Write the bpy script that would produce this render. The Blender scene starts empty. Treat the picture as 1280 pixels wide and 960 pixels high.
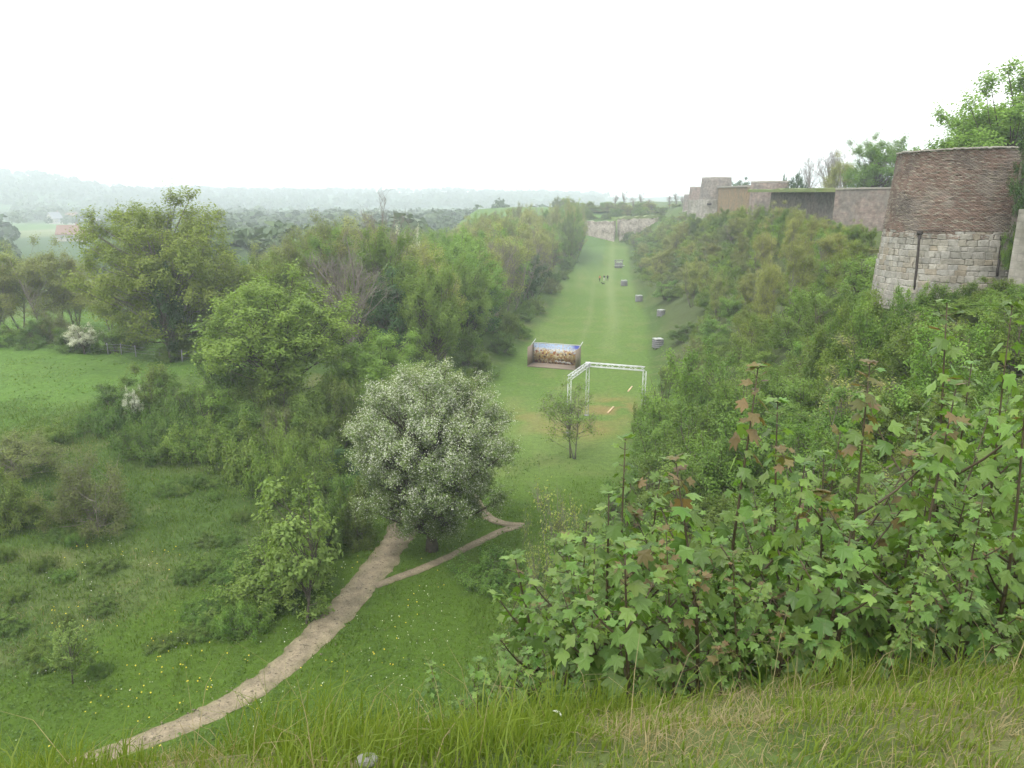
import bpy, bmesh, math, random
import numpy as np
from mathutils import Vector, Matrix

# ------------------------------------------------------------------ camera, sky, light
SC = bpy.context.scene
COL = SC.collection
CAM_Z = 20.0
PITCH = 13.8
FPX = 914.0                      # focal length in pixels of the 1280 px wide photograph

cam = bpy.data.cameras.new('camera')
cam.sensor_width = 36.0
cam.lens = 36.0 * FPX / 1280.0
cam.clip_start = 0.05
cam.clip_end = 12000
camo = bpy.data.objects.new('camera', cam)
COL.objects.link(camo)
camo.location = (0, 0, CAM_Z)
camo.rotation_euler = (math.radians(90 - PITCH), 0, 0)
SC.camera = camo

SUN_EL, SUN_AZ = 58.0, 215.0     # high, veiled sun behind and to the left of the camera
world = bpy.data.worlds.new('World')
SC.world = world
world.use_nodes = True
wn, wl = world.node_tree.nodes, world.node_tree.links
wn.clear()
sky = wn.new('ShaderNodeTexSky')
sky.sky_type = 'NISHITA'
sky.sun_disc = False
sky.sun_elevation = math.radians(SUN_EL)
sky.sun_rotation = math.radians(SUN_AZ)
sky.air_density, sky.dust_density, sky.ozone_density = 1.0, 6.0, 1.0
hsv = wn.new('ShaderNodeHueSaturation')
hsv.inputs['Saturation'].default_value = 0.12
mixw = wn.new('ShaderNodeMix'); mixw.data_type = 'RGBA'
mixw.inputs[0].default_value = 0.9               # closed cloud cover over the clear sky
mixw.inputs[7].default_value = (17.5, 17.6, 17.6, 1)
bg = wn.new('ShaderNodeBackground'); bg.inputs['Strength'].default_value = 0.1
wo = wn.new('ShaderNodeOutputWorld')
wl.new(sky.outputs[0], hsv.inputs['Color'])
wl.new(hsv.outputs[0], mixw.inputs[6])
wl.new(mixw.outputs[2], bg.inputs['Color'])
wl.new(bg.outputs[0], wo.inputs['Surface'])

sun = bpy.data.lights.new('sun', 'SUN')
sun.energy = 1.5
sun.angle = math.radians(14)
sun.color = (1.0, 0.96, 0.9)
suno = bpy.data.objects.new('sun', sun)
COL.objects.link(suno)
sd = Vector((math.sin(math.radians(SUN_AZ)) * math.cos(math.radians(SUN_EL)),
             math.cos(math.radians(SUN_AZ)) * math.cos(math.radians(SUN_EL)),
             math.sin(math.radians(SUN_EL))))
suno.rotation_euler = sd.to_track_quat('Z', 'Y').to_euler()

SC.view_settings.view_transform = 'Standard'
SC.view_settings.look = 'None'
SC.view_settings.exposure = 0.62
SC.view_settings.gamma = 1.0
SC.view_settings.use_curve_mapping = False
SC.render.engine = 'CYCLES'
cy = SC.cycles
cy.use_denoising = True
cy.max_bounces = 6
cy.diffuse_bounces = 4
cy.glossy_bounces = 2
cy.transmission_bounces = 4
cy.transparent_max_bounces = 8
cy.volume_bounces = 2
cy.use_adaptive_sampling = True
cy.adaptive_threshold = 0.02

# ------------------------------------------------------------------ helpers
RNG = np.random.default_rng(7)
random.seed(7)
CT, ST = math.cos(math.radians(PITCH)), math.sin(math.radians(PITCH))

def ray(u, v):
    dx, dy = (u - 640) / FPX, (v - 480) / FPX
    return np.array([dx, CT - dy * ST, -ST - dy * CT])
def pix_z(u, v, z):
    r = ray(u, v); t = (z - CAM_Z) / r[2]
    return r * t + np.array([0, 0, CAM_Z])
def pix_y(u, v, Y):
    r = ray(u, v); t = Y / r[1]
    return r * t + np.array([0, 0, CAM_Z])
def project(x, y, z):
    zc = z - CAM_Z
    dep = y * CT - zc * ST
    upc = y * ST + zc * CT
    return 640 + FPX * x / dep, 480 - FPX * upc / dep, dep

def vnoise(x, y, seed=0):
    """smooth lattice noise in 0..1"""
    x = np.asarray(x, float); y = np.asarray(y, float)
    xi, yi = np.floor(x).astype(np.int64), np.floor(y).astype(np.int64)
    fx, fy = x - xi, y - yi
    fx = fx * fx * (3 - 2 * fx); fy = fy * fy * (3 - 2 * fy)
    def h(a, b):
        n = (a * 374761393 + b * 668265263 + seed * 1442695041) & 0x7fffffff
        n = ((n ^ (n >> 13)) * 1274126177) & 0x7fffffff
        return ((n ^ (n >> 16)) & 0xffff) / 65535.0
    return (h(xi, yi) * (1 - fx) + h(xi + 1, yi) * fx) * (1 - fy) + (h(xi, yi + 1) * (1 - fx) + h(xi + 1, yi + 1) * fx) * fy
def fbm(x, y, seed=0, octs=4):
    s, a, t = 0, 1.0, 0
    for i in range(octs):
        s = s + a * vnoise(x * 2 ** i, y * 2 ** i, seed + i * 17); t += a; a *= .5
    return s / t
def sstep(a, b, x):
    t = np.clip((x - a) / (b - a), 0, 1)
    return t * t * (3 - 2 * t)

def mesh_np(name, V, F, mats, tint=None, col=None, smooth=False, mi=None):
    """V (n,3), F (m,k) or list of such arrays -> mesh data"""
    me = bpy.data.meshes.new(name)
    Fs = F if isinstance(F, list) else [F]
    Fs = [f for f in Fs if len(f)]
    nl = sum(f.size for f in Fs); nf = sum(len(f) for f in Fs)
    me.vertices.add(len(V)); me.loops.add(nl); me.polygons.add(nf)
    me.vertices.foreach_set('co', np.asarray(V, np.float32).ravel())
    me.loops.foreach_set('vertex_index', np.concatenate([f.ravel() for f in Fs]).astype(np.int32))
    tot = np.concatenate([np.full(len(f), f.shape[1], np.int32) for f in Fs])
    st = np.concatenate([[0], np.cumsum(tot)[:-1]]).astype(np.int32)
    me.polygons.foreach_set('loop_start', st)
    me.polygons.foreach_set('loop_total', tot)
    if mi is not None: me.polygons.foreach_set('material_index', np.asarray(mi, np.int32))
    me.update(calc_edges=True)
    if smooth: me.polygons.foreach_set('use_smooth', np.ones(nf, bool))
    if tint is not None:
        a = me.attributes.new('tint', 'FLOAT', 'FACE'); a.data.foreach_set('value', np.asarray(tint, np.float32))
    if col is not None:
        dom = 'POINT' if len(col) == len(V) else 'FACE'
        a = me.attributes.new('col', 'FLOAT_COLOR', dom)
        c = np.ones((len(col), 4), np.float32); c[:, :3] = col
        a.data.foreach_set('color', c.ravel())
    for m in (mats if isinstance(mats, (list, tuple)) else [mats]): me.materials.append(m)
    return me

def obj(name, data, parent=None):
    o = bpy.data.objects.new(name, data)
    COL.objects.link(o)
    if parent is not None: o.parent = parent
    return o
def tag(o, label=None, cat=None, group=None, kind=None):
    if label: o['label'] = label
    if cat: o['category'] = cat
    if group: o['group'] = group
    if kind: o['kind'] = kind
    return o
def thing(name, label, cat, loc=(0, 0, 0), rz=0, sc=(1, 1, 1), group=None):
    o = obj(name, None)
    o.empty_display_size = .3
    o.location = loc; o.rotation_euler = (0, 0, rz); o.scale = sc
    return tag(o, label, cat, group)

class MB:
    """collects boxes, tubes and prisms into one mesh"""
    def __init__(s): s.v = []; s.f3 = []; s.f4 = []; s.n = 0
    def add(s, V, F4=None, F3=None):
        s.v.append(np.asarray(V, float))
        if F4 is not None and len(F4): s.f4.append(np.asarray(F4) + s.n)
        if F3 is not None and len(F3): s.f3.append(np.asarray(F3) + s.n)
        s.n += len(V)
    def box(s, c, size, M=None):
        sx, sy, sz = [a / 2 for a in size]
        V = np.array([[x, y, z] for x in (-sx, sx) for y in (-sy, sy) for z in (-sz, sz)])
        if M is not None: V = V @ np.asarray(M).T
        s.add(V + np.asarray(c), [[0, 1, 3, 2], [4, 6, 7, 5], [0, 4, 5, 1], [2, 3, 7, 6], [0, 2, 6, 4], [1, 5, 7, 3]])
    def bar(s, a, b, w, h=None):
        a, b = np.asarray(a, float), np.asarray(b, float); d = b - a; L = np.linalg.norm(d); d /= L
        up = np.array([0, 0, 1.]) if abs(d[2]) < .95 else np.array([0, 1., 0])
        x = np.cross(d, up); x /= np.linalg.norm(x); z = np.cross(x, d)
        s.box((a + b) / 2, (w, L, h or w), np.stack([x, d, z], 1))
    def tube(s, P, R, k=5, cap=True):
        P = np.asarray(P, float); R = np.broadcast_to(np.asarray(R, float), (len(P),))
        T = np.gradient(P, axis=0); T /= np.linalg.norm(T, axis=1)[:, None] + 1e-9
        ref = np.array([0.3, 0.9, 0.2]) if abs(T[0][2]) > .7 else np.array([0, 0, 1.])
        A = np.cross(T, ref); A /= np.linalg.norm(A, axis=1)[:, None] + 1e-9
        B = np.cross(T, A)
        th = np.arange(k) * 2 * math.pi / k
        V = P[:, None, :] + R[:, None, None] * (A[:, None, :] * np.cos(th)[None, :, None] + B[:, None, :] * np.sin(th)[None, :, None])
        V = V.reshape(-1, 3)
        F = []
        for i in range(len(P) - 1):
            for j in range(k):
                F.append([i * k + j, i * k + (j + 1) % k, (i + 1) * k + (j + 1) % k, (i + 1) * k + j])
        F3 = []
        if cap:
            n = (len(P) - 1) * k
            for j in range(1, k - 1): F3.append([n, n + j, n + j + 1]); F3.append([0, j + 1, j])
        s.add(V, F, F3)
    def twigs(s, A, B, ra, rb):
        """many thin 3 sided twigs at once"""
        A = np.asarray(A, float); B = np.asarray(B, float); n = len(A)
        if n == 0: return
        d = B - A; d /= np.linalg.norm(d, axis=1)[:, None] + 1e-9
        x = np.cross(d, np.array([.31, .22, .93])); x /= np.linalg.norm(x, axis=1)[:, None] + 1e-9
        y = np.cross(d, x)
        V = np.zeros((n, 6, 3))
        for j in range(3):
            t = j * 2.0944
            o = x * math.cos(t) + y * math.sin(t)
            V[:, j] = A + o * np.reshape(ra, (-1, 1)); V[:, 3 + j] = B + o * np.reshape(rb, (-1, 1))
        base = (np.arange(n) * 6)[:, None, None]
        q = np.array([[0, 1, 4, 3], [1, 2, 5, 4], [2, 0, 3, 5]])[None]
        s.add(V.reshape(-1, 3), (base + q).reshape(-1, 4))
    def mesh(s, name, mat, smooth=False, **k):
        V = np.concatenate(s.v)
        F = []
        if s.f4: F.append(np.concatenate(s.f4))
        if s.f3: F.append(np.concatenate(s.f3))
        return mesh_np(name, V, F, mat, smooth=smooth, **k)
    def build(s, name, mat, parent=None, smooth=False, **k):
        return obj(name, s.mesh(name, mat, smooth, **k), parent)

# ------------------------------------------------------------------ materials
def newmat(name):
    m = bpy.data.materials.new(name); m.use_nodes = True
    nt = m.node_tree; nt.nodes.clear()
    out = nt.nodes.new('ShaderNodeOutputMaterial')
    return m, nt, out
def N(nt, t, **k):
    n = nt.nodes.new(t)
    for a, b in k.items(): setattr(n, a, b)
    return n
def mixrgb(nt, fac, a, b, blend='MIX'):
    n = N(nt, 'ShaderNodeMix', data_type='RGBA', blend_type=blend)
    for i, x in ((0, fac), (6, a), (7, b)):
        if isinstance(x, (int, float)): n.inputs[i].default_value = x
        elif isinstance(x, (tuple, list)): n.inputs[i].default_value = (*x[:3], 1)
        else: nt.links.new(x, n.inputs[i])
    return n.outputs[2]
def ramp(nt, x, a, b, lo=0.0, hi=1.0):
    n = N(nt, 'ShaderNodeMapRange'); n.clamp = True
    nt.links.new(x, n.inputs[0])
    n.inputs[1].default_value, n.inputs[2].default_value = a, b
    n.inputs[3].default_value, n.inputs[4].default_value = lo, hi
    return n.outputs[0]
def noise(nt, scale, detail=4, rough=.6, coord='Object', vec=None):
    n = N(nt, 'ShaderNodeTexNoise'); n.inputs['Scale'].default_value = scale
    n.inputs['Detail'].default_value = detail; n.inputs['Roughness'].default_value = rough
    if vec is None:
        tc = N(nt, 'ShaderNodeTexCoord'); vec = tc.outputs[coord]
    nt.links.new(vec, n.inputs['Vector'])
    return n.outputs['Fac']

def leaf_mat(name, a, b, trans=.40, vary=.22, rough=.55, spec=.25):
    m, nt, out = newmat(name)
    at = N(nt, 'ShaderNodeAttribute', attribute_name='tint')
    oi = N(nt, 'ShaderNodeObjectInfo')
    c = mixrgb(nt, at.outputs['Fac'], a, b)
    h = N(nt, 'ShaderNodeHueSaturation')
    nt.links.new(c, h.inputs['Color'])
    nt.links.new(ramp(nt, oi.outputs['Random'], 0, 1, .485, .515), h.inputs['Hue'])
    mm = N(nt, 'ShaderNodeMath', operation='MULTIPLY'); nt.links.new(oi.outputs['Random'], mm.inputs[0]); mm.inputs[1].default_value = 7.31
    fr = N(nt, 'ShaderNodeMath', operation='FRACT'); nt.links.new(mm.outputs[0], fr.inputs[0])
    nt.links.new(ramp(nt, fr.outputs[0], 0, 1, 1 - vary, 1 + vary), h.inputs['Value'])
    p = N(nt, 'ShaderNodeBsdfPrincipled')
    nt.links.new(h.outputs[0], p.inputs['Base Color'])
    p.inputs['Roughness'].default_value = rough
    p.inputs['Specular IOR Level'].default_value = spec
    t = N(nt, 'ShaderNodeBsdfTranslucent')
    nt.links.new(mixrgb(nt, 1.0, h.outputs[0], (1.15, 1.2, .55), 'MULTIPLY'), t.inputs['Color'])
    mx = N(nt, 'ShaderNodeMixShader'); mx.inputs[0].default_value = trans
    nt.links.new(p.outputs[0], mx.inputs[1]); nt.links.new(t.outputs[0], mx.inputs[2])
    nt.links.new(mx.outputs[0], out.inputs['Surface'])
    return m

def plain_mat(name, a, b=None, scale=6, rough=.8, metal=0, bump=0, bscale=None, detail=5):
    m, nt, out = newmat(name)
    p = N(nt, 'ShaderNodeBsdfPrincipled')
    p.inputs['Roughness'].default_value = rough; p.inputs['Metallic'].default_value = metal
    p.inputs['Specular IOR Level'].default_value = .3
    nz = noise(nt, scale, detail)
    c = mixrgb(nt, ramp(nt, nz, .32, .68), a, b or tuple(x * .7 for x in a))
    nt.links.new(c, p.inputs['Base Color'])
    if bump:
        bn = N(nt, 'ShaderNodeBump'); bn.inputs['Strength'].default_value = bump; bn.inputs['Distance'].default_value = .05
        nt.links.new(noise(nt, bscale or scale * 3, 6), bn.inputs['Height']); nt.links.new(bn.outputs[0], p.inputs['Normal'])
    nt.links.new(p.outputs[0], out.inputs['Surface'])
    return m

M = {}
M['oliveleaf'] = leaf_mat('olive_leaf', (.16, .245, .042), (.245, .33, .064))
M['olive'] = leaf_mat('budding_leaf', (.205, .24, .06), (.30, .33, .095))
M['fresh'] = leaf_mat('fresh_leaf', (.125, .215, .034), (.195, .30, .054))
M['dark'] = leaf_mat('dark_leaf', (.035, .085, .022), (.07, .135, .034), trans=.15)
M['bush'] = leaf_mat('bush_leaf', (.10, .175, .029), (.165, .245, .048))
M['bramble'] = leaf_mat('bramble_leaf', (.09, .175, .026), (.16, .245, .046))
M['brownish'] = leaf_mat('brownish_leaf', (.13, .165, .05), (.19, .225, .07))
M['hawleaf'] = leaf_mat('hawthorn_leaf', (.15, .21, .062), (.225, .285, .105), vary=.05)
M['blossom'] = leaf_mat('blossom', (.42, .45, .35), (.60, .62, .52), trans=.3, vary=.05)
M['syc'] = leaf_mat('sycamore_leaf', (.084, .16, .030), (.14, .228, .048), vary=.34, rough=.45, spec=.35)
M['sycred'] = leaf_mat('bronze_leaf', (.12, .13, .04), (.165, .12, .055), vary=.2, rough=.45)
M['grass'] = leaf_mat('grass_blade', (.058, .125, .011), (.112, .19, .024), vary=0)
M['lipgrass'] = leaf_mat('lip_grass_blade', (.082, .15, .016), (.165, .235, .038), vary=0)
M['pale'] = leaf_mat('pale_leaf', (.135, .235, .05), (.21, .32, .08), vary=.1)
M['yellowgreen'] = leaf_mat('yellow_green_leaf', (.155, .235, .032), (.235, .315, .052))
M['farleaf'] = leaf_mat('far_leaf', (.05, .085, .034), (.085, .125, .046), vary=0, trans=.2)
M['straw'] = leaf_mat('straw_blade', (.20, .175, .085), (.33, .285, .15), vary=0)
M['weed'] = leaf_mat('weed_leaf', (.055, .118, .018), (.105, .175, .034), vary=0)
M['yellow'] = leaf_mat('yellow_petal', (.7, .55, .04), (.8, .65, .08), vary=0)
M['white_petal'] = leaf_mat('white_petal', (.6, .62, .55), (.75, .76, .7), vary=0)
M['bark'] = plain_mat('bark', (.13, .11, .085), (.075, .062, .046), 5, .9, bump=.5)
M['greybark'] = plain_mat('grey_bark', (.22, .195, .165), (.14, .122, .10), 6, .9, bump=.5)
M['redstem'] = plain_mat('red_stem', (.085, .065, .035), (.06, .05, .028), 20, .6)
M['alu'] = plain_mat('aluminium', (.62, .63, .64), (.5, .51, .52), 30, .4, metal=0.0)
M['timber'] = plain_mat('raw_timber', (.27, .215, .165), (.19, .15, .115), 8, .8)
M['palewood'] = plain_mat('pale_wood', (.62, .47, .30), (.52, .38, .22), 9, .7)
M['greywood'] = plain_mat('grey_wood', (.30, .29, .31), (.20, .195, .21), 9, .85)
M['whitewood'] = plain_mat('white_board', (.50, .51, .50), (.38, .39, .39), 9, .7)
M['iron'] = plain_mat('rusted_iron', (.03, .027, .025), (.05, .04, .032), 10, .8)
M['mortar'] = plain_mat('mortar', (.30, .285, .245), (.22, .205, .17), 3, .95, bump=.4)
M['housewall'] = plain_mat('render_wall', (.42, .40, .36), (.36, .34, .30), .6, .9)
M['rooftile'] = plain_mat('roof_tile', (.23, .135, .10), (.18, .11, .085), .8, .85)
M['slate'] = plain_mat('slate', (.22, .23, .25), (.17, .18, .2), .8, .7)
M['pebble'] = plain_mat('pebble', (.24, .21, .16), (.12, .10, .07), 3, .95)
M['turf'] = plain_mat('turf', (.10, .15, .04), (.15, .17, .06), 1.5, .9, bump=.6)
M['stone'] = plain_mat('grass_stone', (.27, .27, .235), (.19, .19, .16), 14, .9, bump=.6)

def attr_mat(name, rough=.9, nscale=8, namt=.25, bump=.3, bscale=25, spec=.2, nscale2=None, bdist=.03):
    """base colour from the 'col' attribute, broken up by noise"""
    m, nt, out = newmat(name)
    at = N(nt, 'ShaderNodeAttribute', attribute_name='col')
    n1 = noise(nt, nscale, 6, .65)
    g = N(nt, 'ShaderNodeCombineColor')
    for i in range(3): nt.links.new(ramp(nt, n1, .25, .75, 1 - namt, 1 + namt), g.inputs[i])
    c = mixrgb(nt, 1.0, at.outputs['Color'], g.outputs[0], 'MULTIPLY')
    if nscale2:
        n2 = noise(nt, nscale2, 4, .6)
        g2 = N(nt, 'ShaderNodeCombineColor')
        for i in range(3): nt.links.new(ramp(nt, n2, .3, .7, 1 - namt * .6, 1 + namt * .6), g2.inputs[i])
        c = mixrgb(nt, 1.0, c, g2.outputs[0], 'MULTIPLY')
    p = N(nt, 'ShaderNodeBsdfPrincipled'); p.inputs['Roughness'].default_value = rough
    p.inputs['Specular IOR Level'].default_value = spec
    nt.links.new(c, p.inputs['Base Color'])
    if bump:
        bn = N(nt, 'ShaderNodeBump'); bn.inputs['Strength'].default_value = bump; bn.inputs['Distance'].default_value = bdist
        nt.links.new(noise(nt, bscale, 6), bn.inputs['Height']); nt.links.new(bn.outputs[0], p.inputs['Normal'])
    nt.links.new(p.outputs[0], out.inputs['Surface'])
    return m
M['ground'] = attr_mat('ground', nscale=2.2, namt=.28, bump=.6, bscale=7, nscale2=9, bdist=.12, spec=.05)
M['path'] = attr_mat('path_earth', nscale=1.4, namt=.42, bump=.9, bscale=9, nscale2=14, spec=.1, bdist=.06)
M['brick'] = attr_mat('old_brick', nscale=1.0, namt=.22, bump=.3, bscale=30, nscale2=.45, spec=.15)
M['ashlar'] = attr_mat('old_stone', nscale=2.4, namt=.18, bump=.7, bscale=9, nscale2=14, spec=.15)

def masonry_mat(name, c1, c2, c3, mortar, bw, bh, stain=.5):
    """far masonry whose single stones cannot be told apart"""
    m, nt, out = newmat(name)
    tc = N(nt, 'ShaderNodeTexCoord')
    uv = N(nt, 'ShaderNodeUVMap')
    bt = N(nt, 'ShaderNodeTexBrick')
    nt.links.new(uv.outputs[0], bt.inputs['Vector'])
    bt.inputs['Color1'].default_value = (*c1, 1); bt.inputs['Color2'].default_value = (*c2, 1)
    bt.inputs['Mortar'].default_value = (*mortar, 1)
    bt.inputs['Scale'].default_value = 1; bt.inputs['Mortar Size'].default_value = .012
    bt.inputs['Brick Width'].default_value = bw; bt.inputs['Row Height'].default_value = bh
    n1 = noise(nt, .3, 8, .72)
    c = mixrgb(nt, ramp(nt, n1, .45, .58, 0, stain), bt.outputs['Color'], c3)
    n2 = noise(nt, 1.7, 5, .6)
    g = N(nt, 'ShaderNodeCombineColor')
    for i in range(3): nt.links.new(ramp(nt, n2, .3, .7, .62, 1.3), g.inputs[i])
    c = mixrgb(nt, 1.0, c, g.outputs[0], 'MULTIPLY')
    p = N(nt, 'ShaderNodeBsdfPrincipled'); p.inputs['Roughness'].default_value = .92
    p.inputs['Specular IOR Level'].default_value = .15
    nt.links.new(c, p.inputs['Base Color'])
    bn = N(nt, 'ShaderNodeBump'); bn.inputs['Strength'].default_value = .6; bn.inputs['Distance'].default_value = .06
    nt.links.new(n2, bn.inputs['Height']); nt.links.new(bn.outputs[0], p.inputs['Normal'])
    nt.links.new(p.outputs[0], out.inputs['Surface'])
    return m
M['farbrick'] = masonry_mat('far_brick', (.17, .145, .125), (.23, .2, .17), (.15, .142, .128), (.22, .20, .175), .5, .16, .8)
M['farbrick2'] = masonry_mat('far_rose_brick', (.19, .14, .12), (.25, .2, .17), (.16, .148, .13), (.24, .21, .18), .5, .16, .8)
M['farochre'] = masonry_mat('far_ochre_brick', (.25, .165, .075), (.20, .13, .07), (.17, .145, .09), (.25, .21, .16), .5, .16, .8)
M['farstone'] = masonry_mat('far_stone', (.29, .275, .24), (.24, .225, .19), (.155, .15, .12), (.2, .19, .165), .7, .36, .8)
M['chalk'] = masonry_mat('chalk_wall', (.42, .37, .32), (.34, .29, .25), (.18, .155, .12), (.26, .23, .19), 1.1, .5, .95)

# ------------------------------------------------------------------ terrain
PL = np.array([(-90, -6), (-30, 11), (-15, 22.8), (-9, 31), (-5.4, 41), (-.8, 52), (7, 80), (15, 129), (23.5, 200), (39, 309), (48, 375), (60, 470)], float)
def ditch_d(x, y):
    """signed distance to the ditch's centre line, positive towards the ramparts"""
    x = np.asarray(x, float); y = np.asarray(y, float)
    best = np.full(x.shape, 1e9); sg = np.ones(x.shape)
    for a, b in zip(PL[:-1], PL[1:]):
        d = b - a; L2 = d @ d
        t = np.clip(((x - a[0]) * d[0] + (y - a[1]) * d[1]) / L2, 0, 1)
        px, py = x - a[0] - t * d[0], y - a[1] - t * d[1]
        r = np.hypot(px, py)
        s = np.sign(d[1] * px - d[0] * py)
        k = r < best
        best = np.where(k, r, best); sg = np.where(k, s, sg)
    return best * np.where(sg == 0, 1, sg)
def edge_e(x, y):
    """distance outside the lip of the rampart the viewer stands on"""
    e1 = (y - (2.05 + .16 * x)) * .985
    e2 = -x - 6.5
    return np.maximum(e1, e2) + .5 * np.exp(-np.abs(e1 - e2))
def hz(x, y, fine=True):
    x = np.asarray(x, float); y = np.asarray(y, float)
    d = ditch_d(x, y)
    R = np.hypot(x, y)
    rise = 4.2 * sstep(215, 312, y)
    right = np.interp(d, [0, 8.5, 10, 13, 20, 28, 33, 44, 50, 110, 200], [0, 0, .4, 2.4, 8.6, 15.2, 16.6, 18, 20.3, 19.5, 8])
    right = np.where(d > 30, right * (1 - sstep(500, 900, y)), right)
    left = -np.interp(-d, [0, 6.5, 9, 18, 32, 70, 110, 200, 420, 900], [0, 0, -.45, -2.3, -3.9, -4.3, -1.5, 9, 18, 19])
    z = np.where(d > 0, right, left) + rise * np.exp(-(d / 60.) ** 2)
    zb = np.interp(edge_e(x, y), [-30, -1.5, 0, .8, 12, 16, 20, 25], [18.6, 18.42, 18.25, 17.75, 5.1, 2.4, .8, -.05])
    k = np.clip(.5 + (zb - z) / 2.4, 0, 1)
    z = np.where(R < 70, z + (zb - z) * k + 0 * k, z)
    # bank that closes the ditch, behind the far cross wall
    m = sstep(310, 311.5, y) * (1 - sstep(55, 80, np.abs(d)))
    z = np.maximum(z, m * (13.6 + 4.6 * sstep(313, 332, y)) * (1 - sstep(430, 700, y)))
    # hills closing the valley
    ph = np.degrees(np.arctan2(x, y))
    A = np.interp(ph, [-60, -38, -32, -29, -26, -10, 0, 10, 40], [72, 68, 58, 40, 33, 31, 26, 23, 23])
    A = A + 14 * (fbm(ph * .22 + 9, R / 900, 5) - .5)
    z = z + (A + 18) * sstep(1050, 2050, R) + 14 * (fbm(x / 260, y / 260, 11) - .5) * sstep(300, 800, R) * (d < 0)
    if fine:
        rough = sstep(7, 11, np.abs(d)) * (1 - sstep(200, 400, R)) + .12
        near = sstep(3, 8, R)
        z = z + rough * near * (.9 * (fbm(x / 5.5, y / 5.5, 3) - .5) + .35 * (fbm(x / 1.3, y / 1.3, 8, 2) - .5))
        z = z + .10 * (fbm(x / .9, y / .9, 21, 2) - .5) * (1 - near)
    return z
def gz(x, y):
    return float(hz(np.array([x]), np.array([y]))[0])

def axis(lo, hi, c0, c1, step, grow):
    a = list(np.arange(c0, c1 + 1e-6, step)); s = step; v = a[-1]
    while v < hi: s *= grow; v += s; a.append(v)
    s = step; v = c0; b = []
    while v > lo: s *= grow; v -= s; b.append(v)
    return np.array(b[::-1] + a)
gx = axis(-2900, 2900, -48, 40, .5, 1.055)
gy = axis(-40, 3000, -2, 95, .5, 1.05)
X, Y = np.meshgrid(gx, gy)
Z = hz(X, Y)
# the colour of the ground cover itself
def ground_col(X, Y):
    D = ditch_d(X, Y); R = np.hypot(X, Y)
    n1, n2, n3 = fbm(X / 7, Y / 7, 31), fbm(X / 2.2, Y / 2.2, 41), fbm(X / 25, Y / 25, 51)
    c = np.zeros(X.shape + (3,))
    def lay(m, col):
        nonlocal c
        c = c * (1 - m[..., None]) + np.array(col) * m[..., None]
    lay(np.ones_like(X), (.058, .098, .024))
    lay(sstep(.45, .7, n1) * .8, (.085, .115, .036))
    lay(sstep(.58, .78, n2) * .5, (.13, .135, .055))
    # mown floor of the ditch
    floor = (1 - sstep(7.6, 9.6, np.abs(D) + 1.2 * (n2 - .5)))
    mown = floor * sstep(44, 58, Y)
    lay(floor, (.058, .102, .014))
    lay(mown * .9, (.095, .155, .034))
    lay(mown * sstep(.5, .65, n1) * .5, (.125, .175, .052))
    lay(mown * sstep(.42, .6, fbm(X / 12 + 5, Y / 30, 57)) * .45, (.075, .135, .028))
    lay(mown * sstep(.55, .7, n2) * .35, (.15, .165, .06))
    lay(mown * np.exp(-((D + 1.2) / .5) ** 2) * .35, (.15, .185, .07))
    lay(mown * np.exp(-((D - 3.0) / 1.1) ** 2) * .55 * sstep(90, 130, Y), (.165, .21, .082))
    # bare ground under the truss
    for (u, v, r, a) in ((770, 503, 2.2, .55), (755, 515, 2.4, .6), (783, 512, 1.6, .45), (742, 536, 2.2, .5), (690, 535, 2.5, .35), (655, 520, 2.0, .35)):
        p = pix_z(u, v, 0)
        g = np.exp(-(((X - p[0]) / r) ** 2 + ((Y - p[1]) / (r * 1.3)) ** 2)) * sstep(.35, .6, n2 + .1)
        lay(np.clip(g * a, 0, 1), (.235, .15, .07))
    # meadow beyond the outer bank
    mead = sstep(-30, -37, D + 6 * (n1 - .5)) * (1 - sstep(110, 160, R)) * sstep(45, 56, Y)
    lay(mead * .85, (.08, .15, .028))
    lay(mead * sstep(.5, .62, n2) * .4, (.06, .12, .024))
    # far valley: fields, woods
    far = sstep(200, 320, R) * (D < 0)
    lay(far, (.085, .15, .045))
    lay(far * sstep(.46, .52, fbm(X / 170, Y / 170, 61, 3)), (.055, .095, .04))
    lay(far * sstep(.66, .70, fbm(X / 240 + 3, Y / 240, 71, 2)), (.16, .18, .09))
    lay(sstep(1200, 1500, R) * .75, (.05, .085, .04))
    # trodden dry grass at the rampart's lip
    lip = (1 - sstep(2, 5, R))
    lay(lip * sstep(.4, .65, fbm(X / .5, Y / .5, 81)) * .8, (.17, .15, .075))
    # steep bank soil and litter
    bank = sstep(10, 13, D) * (1 - sstep(150, 260, Y)) * (1 - lip)
    lay(bank * .7, (.07, .085, .035))
    return c
nx, ny = len(gx), len(gy)
idx = np.arange(nx * ny).reshape(ny, nx)
F = np.stack([idx[:-1, :-1], idx[:-1, 1:], idx[1:, 1:], idx[1:, :-1]], -1).reshape(-1, 4)
tm = mesh_np('ground', np.stack([X, Y, Z], -1).reshape(-1, 3), F, M['ground'], col=ground_col(X, Y).reshape(-1, 3), smooth=True)
tag(obj('ground', tm), 'grassy dry moat between fortress bank and meadow, hills beyond', 'ground', kind='structure')

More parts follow.
